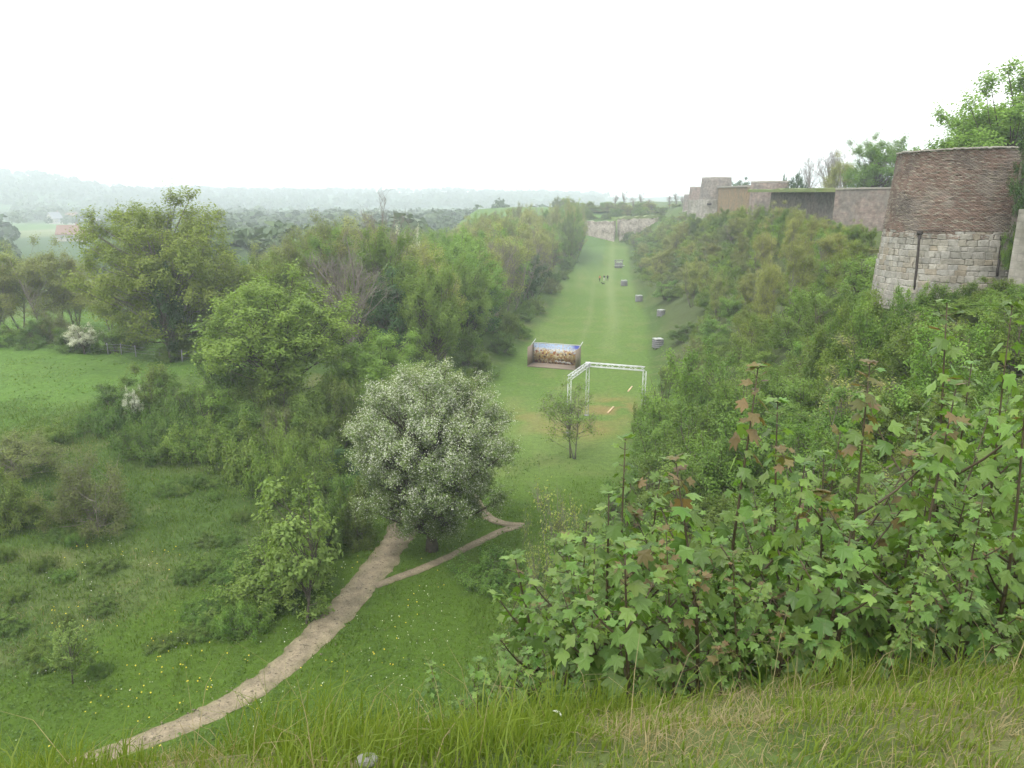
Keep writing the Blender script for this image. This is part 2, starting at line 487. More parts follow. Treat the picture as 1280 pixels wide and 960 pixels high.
# ------------------------------------------------------------------ footpaths (draped sheets just above the ground)
PATHS = []
def smooth_line(P, n):
    P = np.asarray(P, float)
    t = np.concatenate([[0], np.cumsum(np.linalg.norm(np.diff(P, axis=0), axis=1))]); t /= t[-1]
    s = np.linspace(0, 1, n)
    Q = np.stack([np.interp(s, t, P[:, i]) for i in range(P.shape[1])], 1)
    for _ in range(max(2, n // 14)):
        Q[1:-1] = (Q[:-2] + 2 * Q[1:-1] + Q[2:]) / 4
    return Q
def path(name, label, pts, n, c0, c1, lift, seed):
    P = [(*pix_z(u, v, .05)[:2], w) for (u, v, w) in pts]
    Q = smooth_line(P, n)
    PATHS.append(Q)
    T = np.gradient(Q[:, :2], axis=0); T /= np.linalg.norm(T, axis=1)[:, None]
    Nn = np.stack([T[:, 1], -T[:, 0]], 1)
    K = 9
    V = []; C = []
    for i in range(n):
        wl_ = Q[i, 2] / 2 * (.85 + .22 * vnoise(i * .3, 3.1, seed) + .25 * vnoise(i * 1.9, 1.1, seed))
        wr_ = Q[i, 2] / 2 * (.85 + .22 * vnoise(i * .3, 7.1, seed) + .25 * vnoise(i * 1.9, 4.1, seed))
        for k in range(K):
            s = k / (K - 1) * 2 - 1
            p = Q[i, :2] + Nn[i] * (s * (wr_ if s > 0 else wl_))
            zz = float(hz(p[:1], p[1:])[0]) + lift - (.06 if abs(s) > .95 else 0)
            V.append((p[0], p[1], zz))
            m = .5 + .5 * abs(s) ** 2 * (vnoise(p[0] * 2.1, p[1] * 2.1, seed) * .9 + .2)
            m = min(max(m - .45, 0), 1) * 1.2
            C.append(np.array(c0) * (1 - m) + np.array(c1) * m)
    id_ = np.arange(n * K).reshape(n, K)
    Fq = np.stack([id_[:-1, :-1], id_[:-1, 1:], id_[1:, 1:], id_[1:, :-1]], -1).reshape(-1, 4)
    me = mesh_np(name, np.array(V), Fq, M['path'], col=np.clip(np.array(C), 0, 1), smooth=True)
    tag(obj(name, me), label, 'path', kind='structure')
path('footpath', 'wide beige earth path curving along the moat floor', [(66, 975, .9), (160, 935, 1.05), (243, 901, 1.15), (311, 866, 1.25), (357, 832, 1.4), (400, 790, 1.55), (440, 748, 1.6), (470, 712, 1.65), (492, 680, 1.7), (506, 655, 1.7), (520, 625, 1.5), (545, 590, 1.2), (570, 560, .8)], 150, (.235, .195, .135), (.115, .115, .05), .07, 5)
path('footpath', 'narrow side path passing the foot of the blossoming hawthorn', [(468, 733, .5), (500, 721, .6), (530, 710, .6), (565, 694, .55), (600, 676, .6), (630, 662, .6), (652, 657, .5)], 70, (.21, .172, .12), (.11, .108, .05), .085, 8)
path('footpath', 'narrow side path bending up onto the mown moat floor', [(655, 657, .5), (628, 655, .6), (608, 646, .75), (598, 632, .7), (592, 618, .6), (590, 600, .4), (592, 580, .3)], 50, (.21, .172, .12), (.11, .108, .05), .10, 9)
def path_dist(x, y):
    r = np.full(np.shape(x), 99.)
    for Q in PATHS:
        for q in Q[::2]:
            r = np.minimum(r, np.hypot(x - q[0], y - q[1]) - q[2] / 2)
    return r

# ------------------------------------------------------------------ foliage generators
def unit(v): return v / (np.linalg.norm(v, axis=-1, keepdims=True) + 1e-9)
def leaf_cards(pos, nrm, size, rng, aspect=1.7):
    n = len(pos)
    nrm = unit(nrm)
    t = unit(np.cross(nrm, rng.normal(size=(n, 3))))
    b = np.cross(nrm, t)
    L = np.asarray(size).reshape(-1, 1) * np.ones((n, 1)); W = L / aspect
    V = np.stack([pos - t * L * .5, pos + b * W * .5 + nrm * L * .10 + t * L * .06, pos + t * L * .5 - nrm * L * .08, pos - b * W * .5 + nrm * L * .10 + t * L * .06], 1)
    return V.reshape(-1, 3), np.arange(n * 4).reshape(-1, 4)

def gen_tree(seed, H=12., R=4.5, base=2.0, nclump=70, nleaf=16000, lsize=.22, clump=1.0, trunk=.22, twig=9, limbs=True,
             stems=1, up=.5, outline=.3, shell=.42, ivy=0, twig_r=.012, dome=False, sub=0):
    """-> wood mesh builder, leaf (V,F,tint)"""
    rng = np.random.default_rng(seed)
    ax = np.array([R, R, (H - base) / 2]); cen = np.array([0, 0, base + (H - base) / 2])
    D = unit(rng.normal(size=(nclump, 3)))
    if dome:
        D[:, 2] = np.abs(D[:, 2]) * 1.0 - .12; cen = np.array([0, 0, base]); ax = np.array([R, R, H - base])
    ph = rng.uniform(0, 6.28, 4)
    lob = 1 + outline * (.5 * np.sin(3 * np.arctan2(D[:, 1], D[:, 0]) + ph[0]) + .4 * np.sin(5 * D[:, 2] * 2 + ph[1]) + .5 * np.sin(4 * D[:, 0] * 2 + 3 * D[:, 1] + ph[2])) + rng.normal(0, outline * .3, nclump)
    rad = rng.uniform(0.05, 1, nclump) ** shell
    C = cen + D * (rad * np.clip(lob, .5, 1.35))[:, None] * np.maximum(ax - clump * .6, ax * .5)
    C[:, 2] = np.maximum(C[:, 2], .25 * clump)
    wood = MB()
    bases = [np.array([rng.normal(0, .12 * R), rng.normal(0, .12 * R), -.15]) if stems > 1 else np.array([0, 0, -.3]) for _ in range(stems)]
    cores = []
    for b in bases:
        top = np.array([b[0] * 3 + rng.normal(0, .06 * H), b[1] * 3 + rng.normal(0, .06 * H), H * rng.uniform(.68, .84)])
        t = np.linspace(0, 1, 8)[:, None]
        P = b + (top - b) * t + np.sin(t * 3.1) * rng.normal(0, .03 * H, 3) * np.array([1, 1, 0])
        r = trunk * (1 - .85 * t[:, 0]) / math.sqrt(stems); r[0] *= 1.35
        wood.tube(P, r, 7 if stems == 1 else 5); cores.append(P)
    tipA, tipB, tw_c = [], [], []
    for i, c in enumerate(C):
        P = cores[i % len(cores)]
        hgt = min(max(c[2] * rng.uniform(.35, .75), base * .6 if base > .5 else .1), H * .75)
        k = np.array([np.interp(hgt, P[:, 2], P[:, j]) for j in range(3)])
        q = (k + c) / 2 + np.array([0, 0, -.10 * np.linalg.norm(c - k)]) + rng.normal(0, .05 * R, 3)
        t = np.linspace(0, 1, 5)[:, None]
        B = k * (1 - t) ** 2 + 2 * q * t * (1 - t) + c * t ** 2
        if limbs: wood.tube(B, np.linspace(trunk * .26, twig_r * 1.6, 5) / math.sqrt(stems) ** .5, 4, cap=False)
        dr = unit(rng.normal(size=(twig, 3)) * .8 + unit(c - cen) * .8 + np.array([0, 0, up]))
        L = clump * rng.uniform(.6, 1.25, (twig, 1))
        st = c + rng.normal(0, .15 * clump, (twig, 3)) - dr * L * .25
        tipA.append(st); tipB.append(st + dr * L); tw_c += [i] * twig
    A, Bt = np.concatenate(tipA), np.concatenate(tipB); tw_c = np.array(tw_c)
    wood.twigs(A, Bt, np.full(len(A), twig_r), np.full(len(A), twig_r * .35))
    if sub:                                                        # finer twigs for bare crowns
        k = rng.integers(0, len(A), len(A) * sub); t = rng.uniform(.2, 1, (len(k), 1))
        s0 = A[k] * (1 - t) + Bt[k] * t
        dr = unit(unit(Bt[k] - A[k]) + rng.normal(0, .55, (len(k), 3)))
        wood.twigs(s0, s0 + dr * clump * rng.uniform(.3, .7, (len(k), 1)), np.full(len(k), twig_r * .55), np.full(len(k), twig_r * .25))
    if nleaf == 0: return wood, None
    k = rng.integers(0, len(A), nleaf); t = rng.uniform(.1, 1.08, (nleaf, 1))
    pos = A[k] * (1 - t) + Bt[k] * t + rng.normal(0, .16 * clump, (nleaf, 3))
    pos[:, 2] = np.maximum(pos[:, 2], .04)
    cc = C[tw_c[k]]
    nrm = unit(pos - cc) * .7 + unit(pos - cen) * .3 + np.array([0, 0, .55]) + rng.normal(0, .55, (nleaf, 3))
    tint = np.clip(.5 + .28 * rng.normal(size=nclump)[tw_c[k]] + .22 * rng.normal(size=nleaf), 0, 1)
    V, F = leaf_cards(pos, nrm, lsize * rng.uniform(.6, 1.25, nleaf), rng)
    return wood, (V, F, tint)

KIND = {}
def proto(key, wood_name, leaf_name, wmat, lmat, n=2, extra=None, **kw):
    """mesh data of the wood and leaves of one kind, n variants"""
    out = []
    for i in range(n):
        w, lf = gen_tree(hash(key) % 1000 if False else sum(map(ord, key)) * 7 + i * 101, **kw)
        wm = w.mesh(wood_name, M[wmat])
        lm = mesh_np(leaf_name, lf[0], lf[1], M[lmat], tint=lf[2]) if lf else None
        out.append((wm, lm, kw.get('H', 12.), kw.get('R', 4.5)))
    KIND[key] = (wood_name, leaf_name, out)
def place(key, name, label, cat, x, y, H, W=None, group=None, rz=None, var=None, zoff=0, extra=None):
    wn_, ln_, var_list = KIND[key]
    k = int(RNG.integers(0, len(var_list))) if var is None else var % len(var_list)
    wm, lm, h0, r0 = var_list[k]
    sz = H / h0; sw = (W / (2 * r0)) if W else sz * float(RNG.uniform(.9, 1.15))
    t = thing(name, label, cat, (x, y, gz(x, y) + zoff), float(RNG.uniform(0, 6.28)) if rz is None else rz, (sw, sw, sz), group)
    obj(wn_, wm, t)
    if lm: obj(ln_, lm, t)
    return t
def place_px(key, name, label, cat, u, Yd, vtop, Wpx=None, group=None, **k):
    """a plant standing at depth Yd below picture column u and reaching up to row vtop"""
    for _ in range(3):
        p = pix_y(u, vtop, Yd)
    g = gz(p[0], Yd)
    dep = Yd * CT - ((g + p[2]) / 2 - CAM_Z) * ST
    return place(key, name, label, cat, p[0], Yd, max(p[2] - g, .6), (Wpx * dep / FPX) if Wpx else None, group, **k)

def ground_hit(u, v):
    d = ray(u, v); t = np.concatenate([np.arange(4, 60, .15), np.arange(60, 400, .6)])
    P = d[None] * t[:, None] + np.array([0, 0, CAM_Z])
    k = np.argmax(P[:, 2] < hz(P[:, 0], P[:, 1]))
    return P[k]
def place_base(key, name, label, cat, u, vb, vt, Wpx, group=None, **k):
    p = ground_hit(u, vb)
    return place_px(key, name, label, cat, u, float(p[1]), vt, Wpx, group, **k)
proto('green', 'trunk', 'crown', 'bark', 'fresh', 3, H=12., R=4.6, base=1.0, nclump=140, nleaf=44000, lsize=.19, clump=1.15, trunk=.24, outline=.28)
proto('olive', 'trunk', 'crown', 'greybark', 'olive', 3, H=13., R=3.4, base=2.0, nclump=85, nleaf=21000, lsize=.155, clump=1.2, trunk=.15, twig=12, up=1.0, outline=.4, stems=3, twig_r=.011, sub=1)
proto('bare', 'trunk', 'twigs', 'greybark', 'olive', 2, H=15., R=4.2, base=3.0, nclump=60, nleaf=0, clump=1.6, trunk=.22, twig=9, up=1.2, outline=.4, twig_r=.017, sub=2)
proto('wisp', 'trunk', 'twigs', 'greybark', 'olive', 2, H=9., R=2.2, base=1.5, nclump=22, nleaf=0, clump=1.3, trunk=.16, twig=5, up=1.5, outline=.4, twig_r=.03, sub=1)
proto('bush', 'stem', 'foliage', 'bark', 'bush', 3, H=3.0, R=1.9, base=.2, nclump=70, nleaf=16000, lsize=.10, clump=.55, trunk=.07, stems=5, dome=True, outline=.35, shell=.35, twig_r=.006)
proto('yellow', 'stem', 'foliage', 'bark', 'yellowgreen', 2, H=3.4, R=1.9, base=.2, nclump=70, nleaf=14000, lsize=.095, clump=.55, trunk=.07, stems=5, dome=True, up=.9, outline=.35, shell=.35, twig_r=.006)
proto('shrub', 'stem', 'foliage', 'bark', 'fresh', 3, H=4.0, R=1.8, base=.3, nclump=70, nleaf=14000, lsize=.105, clump=.6, trunk=.08, stems=5, dome=True, up=1.1, outline=.45, shell=.4, twig_r=.007)
proto('bramble', 'stem', 'foliage', 'bark', 'bramble', 2, H=1.6, R=2.2, base=.05, nclump=70, nleaf=13000, lsize=.10, clump=.5, trunk=.05, stems=6, dome=True, outline=.4, shell=.35, twig_r=.005)
proto('brown', 'stem', 'foliage', 'greybark', 'brownish', 2, H=3.4, R=2.2, base=.2, nclump=70, nleaf=15000, lsize=.085, clump=.6, trunk=.08, stems=6, dome=True, twig=12, sub=1, up=.6, outline=.3, shell=.3, twig_r=.006)
proto('ivy', 'trunk', 'crown', 'bark', 'dark', 2, H=9., R=3.2, base=.5, nclump=80, nleaf=16000, lsize=.19, clump=.95, trunk=.2, outline=.35)
proto('whitebush', 'trunk', 'crown', 'bark', 'blossom', 1, H=8., R=3.4, base=1.0, nclump=70, nleaf=9000, lsize=.2, clump=.9, trunk=.2, outline=.35)
proto('conifer', 'trunk', 'crown', 'bark', 'dark', 1, H=6., R=2.3, base=.3, nclump=60, nleaf=9000, lsize=.2, clump=.8, trunk=.15, outline=.15)
proto('bigtree', 'trunk', 'crown', 'greybark', 'oliveleaf', 1, H=17., R=8., base=1.5, nclump=260, nleaf=70000, lsize=.23, clump=1.35, trunk=.36, twig=10, up=.9, outline=.25, shell=.4, twig_r=.014)
proto('airy', 'trunk', 'crown', 'greybark', 'fresh', 2, H=6.5, R=2.0, base=.8, nclump=60, nleaf=3600, lsize=.12, clump=.7, trunk=.07, twig=8, up=1.3, outline=.3, twig_r=.007, stems=3)
proto('youngsyc', 'trunk', 'crown', 'bark', 'pale', 2, H=6., R=2.2, base=.8, nclump=46, nleaf=3400, lsize=.22, clump=.62, trunk=.07, twig=7, up=.7, outline=.5, twig_r=.008, shell=.3)
proto('scraggy', 'stem', 'foliage', 'greybark', 'olive', 2, H=2.6, R=1.3, base=.2, nclump=40, nleaf=2200, lsize=.075, clump=.5, trunk=.04, stems=6, dome=True, twig=10, sub=1, up=1.0, twig_r=.006)

# ------------------------------------------------------------------ fortress
def uvmesh(name, V, F, UV, mat, smooth=False):
    me = bpy.data.meshes.new(name)
    me.from_pydata([tuple(map(float, v)) for v in V], [], F)
    ul = me.uv_layers.new(name='UVMap')
    k = 0
    for p in me.polygons:
        p.use_smooth = smooth
        for li in p.loop_indices:
            ul.data[li].uv = UV[me.loops[li].vertex_index]
    me.materials.append(mat)
    return me
def frustum(name, c, r0, r1, z0, z1, mat, parent, n=48, cap=False, wob=.05, a0=0, a1=2 * math.pi, rings=6, seed=1):
    V, UV, F = [], [], []
    for i in range(rings + 1):
        t = i / rings
        for j in range(n + 1):
            a = a0 + (a1 - a0) * j / n
            r = (r0 + (r1 - r0) * t) * (1 + wob * .25 * (float(vnoise(a * 5, t * 4 + seed * 3, seed)) - .5))
            zz = z0 + (z1 - z0) * t + (wob * 2.0 * (float(vnoise(a * 9, seed, seed)) - .5) if i == rings else 0)
            V.append((c[0] + r * math.cos(a), c[1] + r * math.sin(a), zz)); UV.append((a * (r0 + r1) / 2, z0 + (z1 - z0) * t))
    for i in range(rings):
        for j in range(n):
            k = i * (n + 1) + j
            F.append((k, k + 1, k + n + 2, k + n + 1))
    if cap:
        V.append((c[0], c[1], z1)); UV.append((0, 0)); b = rings * (n + 1)
        for j in range(n): F.append((b + j, b + j + 1, len(V) - 1))
    return obj(name, uvmesh(name, V, F, UV, mat, True), parent)
def wallseg(name, A, B, z0, z1, thick, batter, mat, parent, n=14, rag=.1, seed=1, z0b=None, z1b=None):
    """battered wall from A to B, its back towards the right of A->B reversed"""
    A, B = np.array(A, float), np.array(B, float); L = np.linalg.norm(B - A); d = (B - A) / L
    nr = np.array([d[1], -d[0]])                     # outward (to the right of the walking direction)
    V, UV, F = [], [], []
    z0b = z0 if z0b is None else z0b; z1b = z1 if z1b is None else z1b
    m = 5
    for i in range(n + 1):
        t = i / n; p = A + d * L * t
        zt = z1 + (z1b - z1) * t + rag * (float(vnoise(i * .9, seed, seed)) - .5)
        zb = z0 + (z0b - z0) * t
        for k in range(m + 1):
            s = k / m; z = zb + (zt - zb) * s
            q = p + nr * (batter * (1 - s) + .06 * (float(vnoise(i * .7, k * 1.3, seed)) - .5))
            V.append((q[0], q[1], z)); UV.append((L * t, z))
        q = p - nr * thick
        V.append((q[0], q[1], zt)); UV.append((L * t, zt + thick))
        V.append((q[0], q[1], zb)); UV.append((L * t, zt + thick + zt - zb))
    w = m + 3
    for i in range(n):
        for k in range(w - 1):
            a = i * w + k
            F.append((a, a + w, a + w + 1, a + 1))
    F.append(tuple(range(w))); F.append(tuple(range(n * w + w - 1, n * w - 1, -1)))
    return obj(name, uvmesh(name, V, F, UV, mat), parent)

# stone blocks: per stone tone from the object's own random number
def block_mat():
    m, nt, out = newmat('stone_block')
    oi = N(nt, 'ShaderNodeObjectInfo')
    cr = N(nt, 'ShaderNodeValToRGB'); nt.links.new(oi.outputs['Random'], cr.inputs[0])
    e = cr.color_ramp.elements
    e[0].position = 0; e[0].color = (.26, .25, .215, 1); e[1].position = 1; e[1].color = (.38, .36, .31, 1)
    for p, c in ((.25, (.325, .31, .275)), (.5, (.29, .27, .22)), (.72, (.35, .34, .305)), (.9, (.30, .26, .195))):
        x = e.new(p); x.color = (*c, 1)
    tc = N(nt, 'ShaderNodeTexCoord'); ge = N(nt, 'ShaderNodeNewGeometry')
    n1 = noise(nt, 1.1, 6, .65, vec=ge.outputs['Position']); n2 = noise(nt, 9, 5, .6, vec=ge.outputs['Position'])
    g = N(nt, 'ShaderNodeCombineColor')
    for i in range(3): nt.links.new(ramp(nt, n1, .3, .7, .6, 1.2), g.inputs[i])
    c = mixrgb(nt, 1.0, cr.outputs[0], g.outputs[0], 'MULTIPLY')
    c = mixrgb(nt, ramp(nt, n2, .5, .7, 0, .6), c, (.12, .118, .085))
    p = N(nt, 'ShaderNodeBsdfPrincipled'); p.inputs['Roughness'].default_value = .95; p.inputs['Specular IOR Level'].default_value = .1
    nt.links.new(c, p.inputs['Base Color'])
    bn = N(nt, 'ShaderNodeBump'); bn.inputs['Strength'].default_value = .7; bn.inputs['Distance'].default_value = .04
    nt.links.new(n2, bn.inputs['Height']); nt.links.new(bn.outputs[0], p.inputs['Normal'])
    nt.links.new(p.outputs[0], out.inputs['Surface'])
    return m
M['block'] = block_mat()
BLOCKS = []
for i in range(6):
    bm = bmesh.new(); bmesh.ops.create_cube(bm, size=1)
    r = random.Random(i)
    for v in bm.verts: v.co += Vector((r.uniform(-.08, .08), r.uniform(-.06, .06), r.uniform(-.10, .10)))
    bmesh.ops.bevel(bm, geom=bm.edges[:], offset=.10, segments=1, affect='EDGES')
    me = bpy.data.meshes.new('stone'); bm.to_mesh(me); bm.free(); me.materials.append(M['block']); BLOCKS.append(me)

TWR = np.array([pix_y(1199, 300, 42.0)[0], 42.0])
zt = pix_y(1199, 185, 38.4)[2]; zs = pix_y(1199, 290, 38.2)[2]; zb_ = 14.3
def tr(z): return 3.62 + (zt - z) * (4.2 - 3.62) / (zt - 15.2)
tower = thing('bastion_tower', 'large round bastion tower, weathered brick above pale rubble stone courses', 'tower', (TWR[0], TWR[1], zb_))
core = frustum('core', (0, 0), tr(zb_) - .055, tr(zt) - .10, 0, zt - zb_ - .05, M['mortar'], tower, cap=True, wob=.0)
facing = math.atan2(-TWR[1], -TWR[0])
A0, A1 = facing - 1.45, facing + 1.45
# rubble stones, each its own piece
z = 14.45; row = 0
rr = random.Random(4)
while z < zs - .12:
    h = rr.uniform(.25, .37)
    if z + h > zs: h = zs - z
    a = A0 + rr.uniform(0, .08)
    while a < A1:
        L = rr.uniform(.26, .62); r = tr(z + h / 2); da = L / r
        if z + h >= zs - .02 and rr.random() < .3: a += da; continue
        o = obj('stone', BLOCKS[rr.randrange(6)], tower)
        am = a + da / 2; ro = r + rr.uniform(-.035, .02)
        o.location = (math.cos(am) * (ro - .125), math.sin(am) * (ro - .125), z + h / 2 - zb_)
        o.rotation_euler = (rr.uniform(-.06, .06), rr.uniform(-.05, .05), am + math.pi / 2 + rr.uniform(-.04, .04))
        o.scale = (L - rr.uniform(-.01, .03), .26, h - rr.uniform(-.02, .03))
        a += da
    z += h; row += 1
# brickwork: every brick real, joined (each is far smaller than can be picked out)
bw, bh = .215, .066
zs -= .38
nrow = int((zt - zs) / bh)
Vb, Cb = [], []
cube = np.array([[x, y, zz] for x in (-.5, .5) for y in (-.5, .5) for zz in (-.5, .5)])
for i in range(nrow):
    zz = zs + (i + .5) * bh; r = tr(zz); da = bw / r
    ang = np.arange(A0 + (i % 2) * da / 2, A1, da)
    n = len(ang)
    Lx = np.where(RNG.random(n) < .3, .5, 1.0) * 0 + bw - .022
    cl = cube[None] * np.stack([np.full(n, bw - .022), np.full(n, .14), np.full(n, bh - .016)], 1)[:, None, :]
    ro = r + RNG.normal(0, .012, n) - (.05 if zz > zs + .38 else .085) - (RNG.random(n) < .015) * .05
    ca, sa = np.cos(ang + math.pi / 2), np.sin(ang + math.pi / 2)
    x = cl[..., 0] * ca[:, None] - cl[..., 1] * sa[:, None] + (np.cos(ang) * ro)[:, None]
    y = cl[..., 0] * sa[:, None] + cl[..., 1] * ca[:, None] + (np.sin(ang) * ro)[:, None]
    v = np.stack([x, y, cl[..., 2] + zz - zb_ + (.02 * RNG.normal(size=n))[:, None] * (i == nrow - 1)], -1)
    Vb.append(v.reshape(-1, 3))
    nb = fbm(ang * 3.3, np.full(n, zz * .8), 91); nd = fbm(ang * 1.7 + 4, np.full(n, zz * .45), 95)
    c = np.array([.22, .158, .125])[None] * (1 - sstep(.45, .62, nb)[:, None]) + np.array([.24, .205, .17])[None] * sstep(.45, .62, nb)[:, None]
    dk = sstep(.56, .72, nd)[:, None]
    c = c * (1 - dk * .6) + np.array([.13, .11, .095]) * dk * .6
    pale = (RNG.random(n) < .22)[:, None]
    c = np.where(pale, np.array([.275, .24, .19]), c) * RNG.uniform(.78, 1.22, (n, 1))
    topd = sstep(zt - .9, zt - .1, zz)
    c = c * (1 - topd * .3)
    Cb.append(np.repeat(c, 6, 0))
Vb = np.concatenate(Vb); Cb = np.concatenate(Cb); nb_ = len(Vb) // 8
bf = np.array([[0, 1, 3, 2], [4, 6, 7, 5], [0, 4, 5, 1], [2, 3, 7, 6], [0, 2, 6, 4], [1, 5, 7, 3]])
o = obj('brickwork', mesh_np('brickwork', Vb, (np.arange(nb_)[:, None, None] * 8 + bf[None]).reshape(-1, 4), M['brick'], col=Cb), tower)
o['kind'] = 'stuff'
# coping of the parapet and the two dark iron drains in the stone face
rim = MB()
for k in range(64):
    a = A0 + (A1 - A0) * k / 63
    if rr.random() < .12: continue
    Mx = np.array([[math.cos(a + math.pi / 2), -math.sin(a + math.pi / 2), 0], [math.sin(a + math.pi / 2), math.cos(a + math.pi / 2), 0], [0, 0, 1]])
    rim.box((math.cos(a) * (tr(zt) - .09), math.sin(a) * (tr(zt) - .09), zt - zb_ + .03 + rr.uniform(-.02, .02)), (.19, .36, .09), Mx)
rim.build('coping', M['mortar'], tower)
for (u, v0, v1) in ((1147, 291, 362), (1250, 297, 345)):
    pts = []
    for t in np.linspace(0, 1, 7):
        v = v0 + (v1 - v0) * t
        uu = u + (3 - 7 * t)
        p0 = pix_y(uu, v, 40); dirv = unit(p0 - np.array([0, 0, CAM_Z]))
        best = None
        for s in np.arange(34, 50, .05):
            q = np.array([0, 0, CAM_Z]) + dirv * s
            if math.hypot(q[0] - TWR[0], q[1] - TWR[1]) < tr(q[2]) + .05: best = q; break
        if best is not None: pts.append(best - np.array([TWR[0], TWR[1], zb_]) + np.array([.02 * math.sin(t * 20), 0, 0]))
    if len(pts) > 2:
        mb = MB(); mb.tube(pts, [.10] + [.065] * (len(pts) - 1), 6); mb.box(pts[0], (.26, .2, .2))
        mb.build('drain_pipe', M['iron'], tower)

# the rampart that runs on from the tower towards the viewer's right
flank = thing('rampart_wall', 'rubble stone rampart with ivy joining the round bastion tower', 'wall', (0, 0, 0))
fa = pix_y(1262, 330, 35.5)
wallseg('stone_face', (fa[0] + 9, 30.0), (fa[0] + .9, 36.5), 13.5, pix_y(1280, 262, 36)[2], 2.0, -1.5, M['farstone'], flank, seed=5)
wallseg('brick_face', (fa[0] + 10, 30.9), (fa[0] + 1.9, 38.2), 17.5, zt - .5, 2.0, -.4, M['farbrick2'], flank, seed=6)

# far towers and curtains of the fortress
def far_tower(label, u, Yd, vtop, vsplit, rpx_top, rpx_base, topmat, seed, loop=None):
    p = pix_y(u, vtop, Yd); z0 = gz(p[0], Yd) - 2.5
    zsp = pix_y(u, vsplit, Yd)[2]; r1 = rpx_top * Yd / FPX; r0 = rpx_base * Yd / FPX
    zmid = (zsp - z0) / (p[2] - z0); rm = r0 + (r1 - r0) * zmid
    t = thing('bastion_tower', label, 'tower', (p[0], Yd, z0))
    frustum('stone_base', (0, 0), r0, rm, 0, zsp - z0, M['farstone'], t, seed=seed)
    frustum('brick_shaft', (0, 0), rm * .993, r1, zsp - z0, p[2] - z0, topmat, t, cap=True, seed=seed + 1, wob=.08)
    frustum('coping', (0, 0), r1 * 1.015, r1 * 1.02, p[2] - z0 - .25, p[2] - z0 + .06, M['mortar'], t, cap=True, seed=seed + 2, rings=1)
    if loop:
        q = pix_y(loop[0], loop[1], Yd - (r0 + r1) / 2)
        dxy = np.array([q[0] - p[0], q[1] - Yd]); dxy = dxy / np.linalg.norm(dxy)
        rz_ = r0 + (r1 - r0) * (q[2] - z0) / (p[2] - z0)
        mb = MB(); a = math.atan2(dxy[1], dxy[0]) + math.pi / 2
        Mx = np.array([[math.cos(a), -math.sin(a), 0], [math.sin(a), math.cos(a), 0], [0, 0, 1]])
        mb.box((dxy[0] * (rz_ - .1), dxy[1] * (rz_ - .1), q[2] - z0), (1.15, .5, .55), Mx)
        mb.build('gun_loop', M['iron'], t)
    return t
far_tower('tall grey brick round tower with a dark gun loop in its stone base', 896, 200, 222, 249, 17, 24, M['farbrick'], 3, loop=(885, 255))
far_tower('rose brick round tower half hidden behind the tall grey tower', 871, 238, 233.5, 250, 8, 11, M['farbrick2'], 7)
far_tower('smallest dark round tower at the far end of the fortress', 860, 275, 243, 262, 4.5, 6, M['farbrick'], 9)
far_tower('squat rose brick round tower beside the ochre curtain wall', 963, 140, 227, 262, 22, 25, M['farbrick2'], 12)
w = thing('curtain_wall', 'ochre brick curtain wall between the tall grey tower and the squat rose tower', 'wall')
a_, b_ = pix_y(905, 235, 202), pix_y(950, 234, 148)
wallseg('brick_face', b_[:2], a_[:2], 14, b_[2], 2.2, -.8, M['farochre'], w, seed=15, z1b=a_[2])
wallseg('coping', b_[:2] + [0, .1], a_[:2] + [0, .1], b_[2] + .05, b_[2] + .4, 2.5, -.1, M['mortar'], w, seed=16, z0b=a_[2] + .05, z1b=a_[2] + .4)
w = thing('curtain_wall', 'long grey brick curtain wall with turf top and pale stone buttress', 'wall')
a_, b_ = pix_y(978, 241, 132), pix_y(1075, 241, 104)
wallseg('brick_face', b_[:2], a_[:2], 14.5, b_[2], 2.0, -.9, M['farbrick'], w, n=20, seed=18, z1b=a_[2])
wallseg('coping', b_[:2] + [0, -.12], a_[:2] + [0, -.12], b_[2] - .55, b_[2] + .08, 1.9, -.05, M['chalk'], w, n=20, seed=19, z0b=a_[2] - .55, z1b=a_[2] + .08)
wallseg('turf_top', b_[:2] + [0, .35], a_[:2] + [0, .35], b_[2] + .1, b_[2] + .55, 6, -.2, M['turf'], w, n=20, rag=.25, seed=20, z0b=a_[2] + .1, z1b=a_[2] + .6)
a2, b2 = pix_y(1040, 248, 112), pix_y(1056, 248, 108)
wallseg('buttress', b2[:2] + [0, -.9], a2[:2] + [0, -.9], 14.5, pix_y(1048, 248, 109)[2], 1.2, -2.0, M['farstone'], w, n=6, seed=21)
w = thing('curtain_wall', 'plain brick wall pier beside the large bastion tower', 'wall')
a_, b_ = pix_y(1058, 236, 96), pix_y(1150, 236, 88)
wallseg('brick_face', b_[:2], a_[:2], 15, b_[2], 2.2, -.6, M['farbrick2'], w, seed=24)
wallseg('coping', b_[:2] + [0, -.05], a_[:2] + [0, -.05], b_[2] + .03, b_[2] + .22, 2.3, -.1, M['mortar'], w, seed=25)
a_, b_ = pix_y(1057, 237, 95), pix_y(1079, 237, 93.5)
wallseg('pier', b_[:2] + [0, -.4], a_[:2] + [0, -.4], 15, b_[2] + .1, 1.0, -.7, M['farbrick'], w, n=6, seed=26)

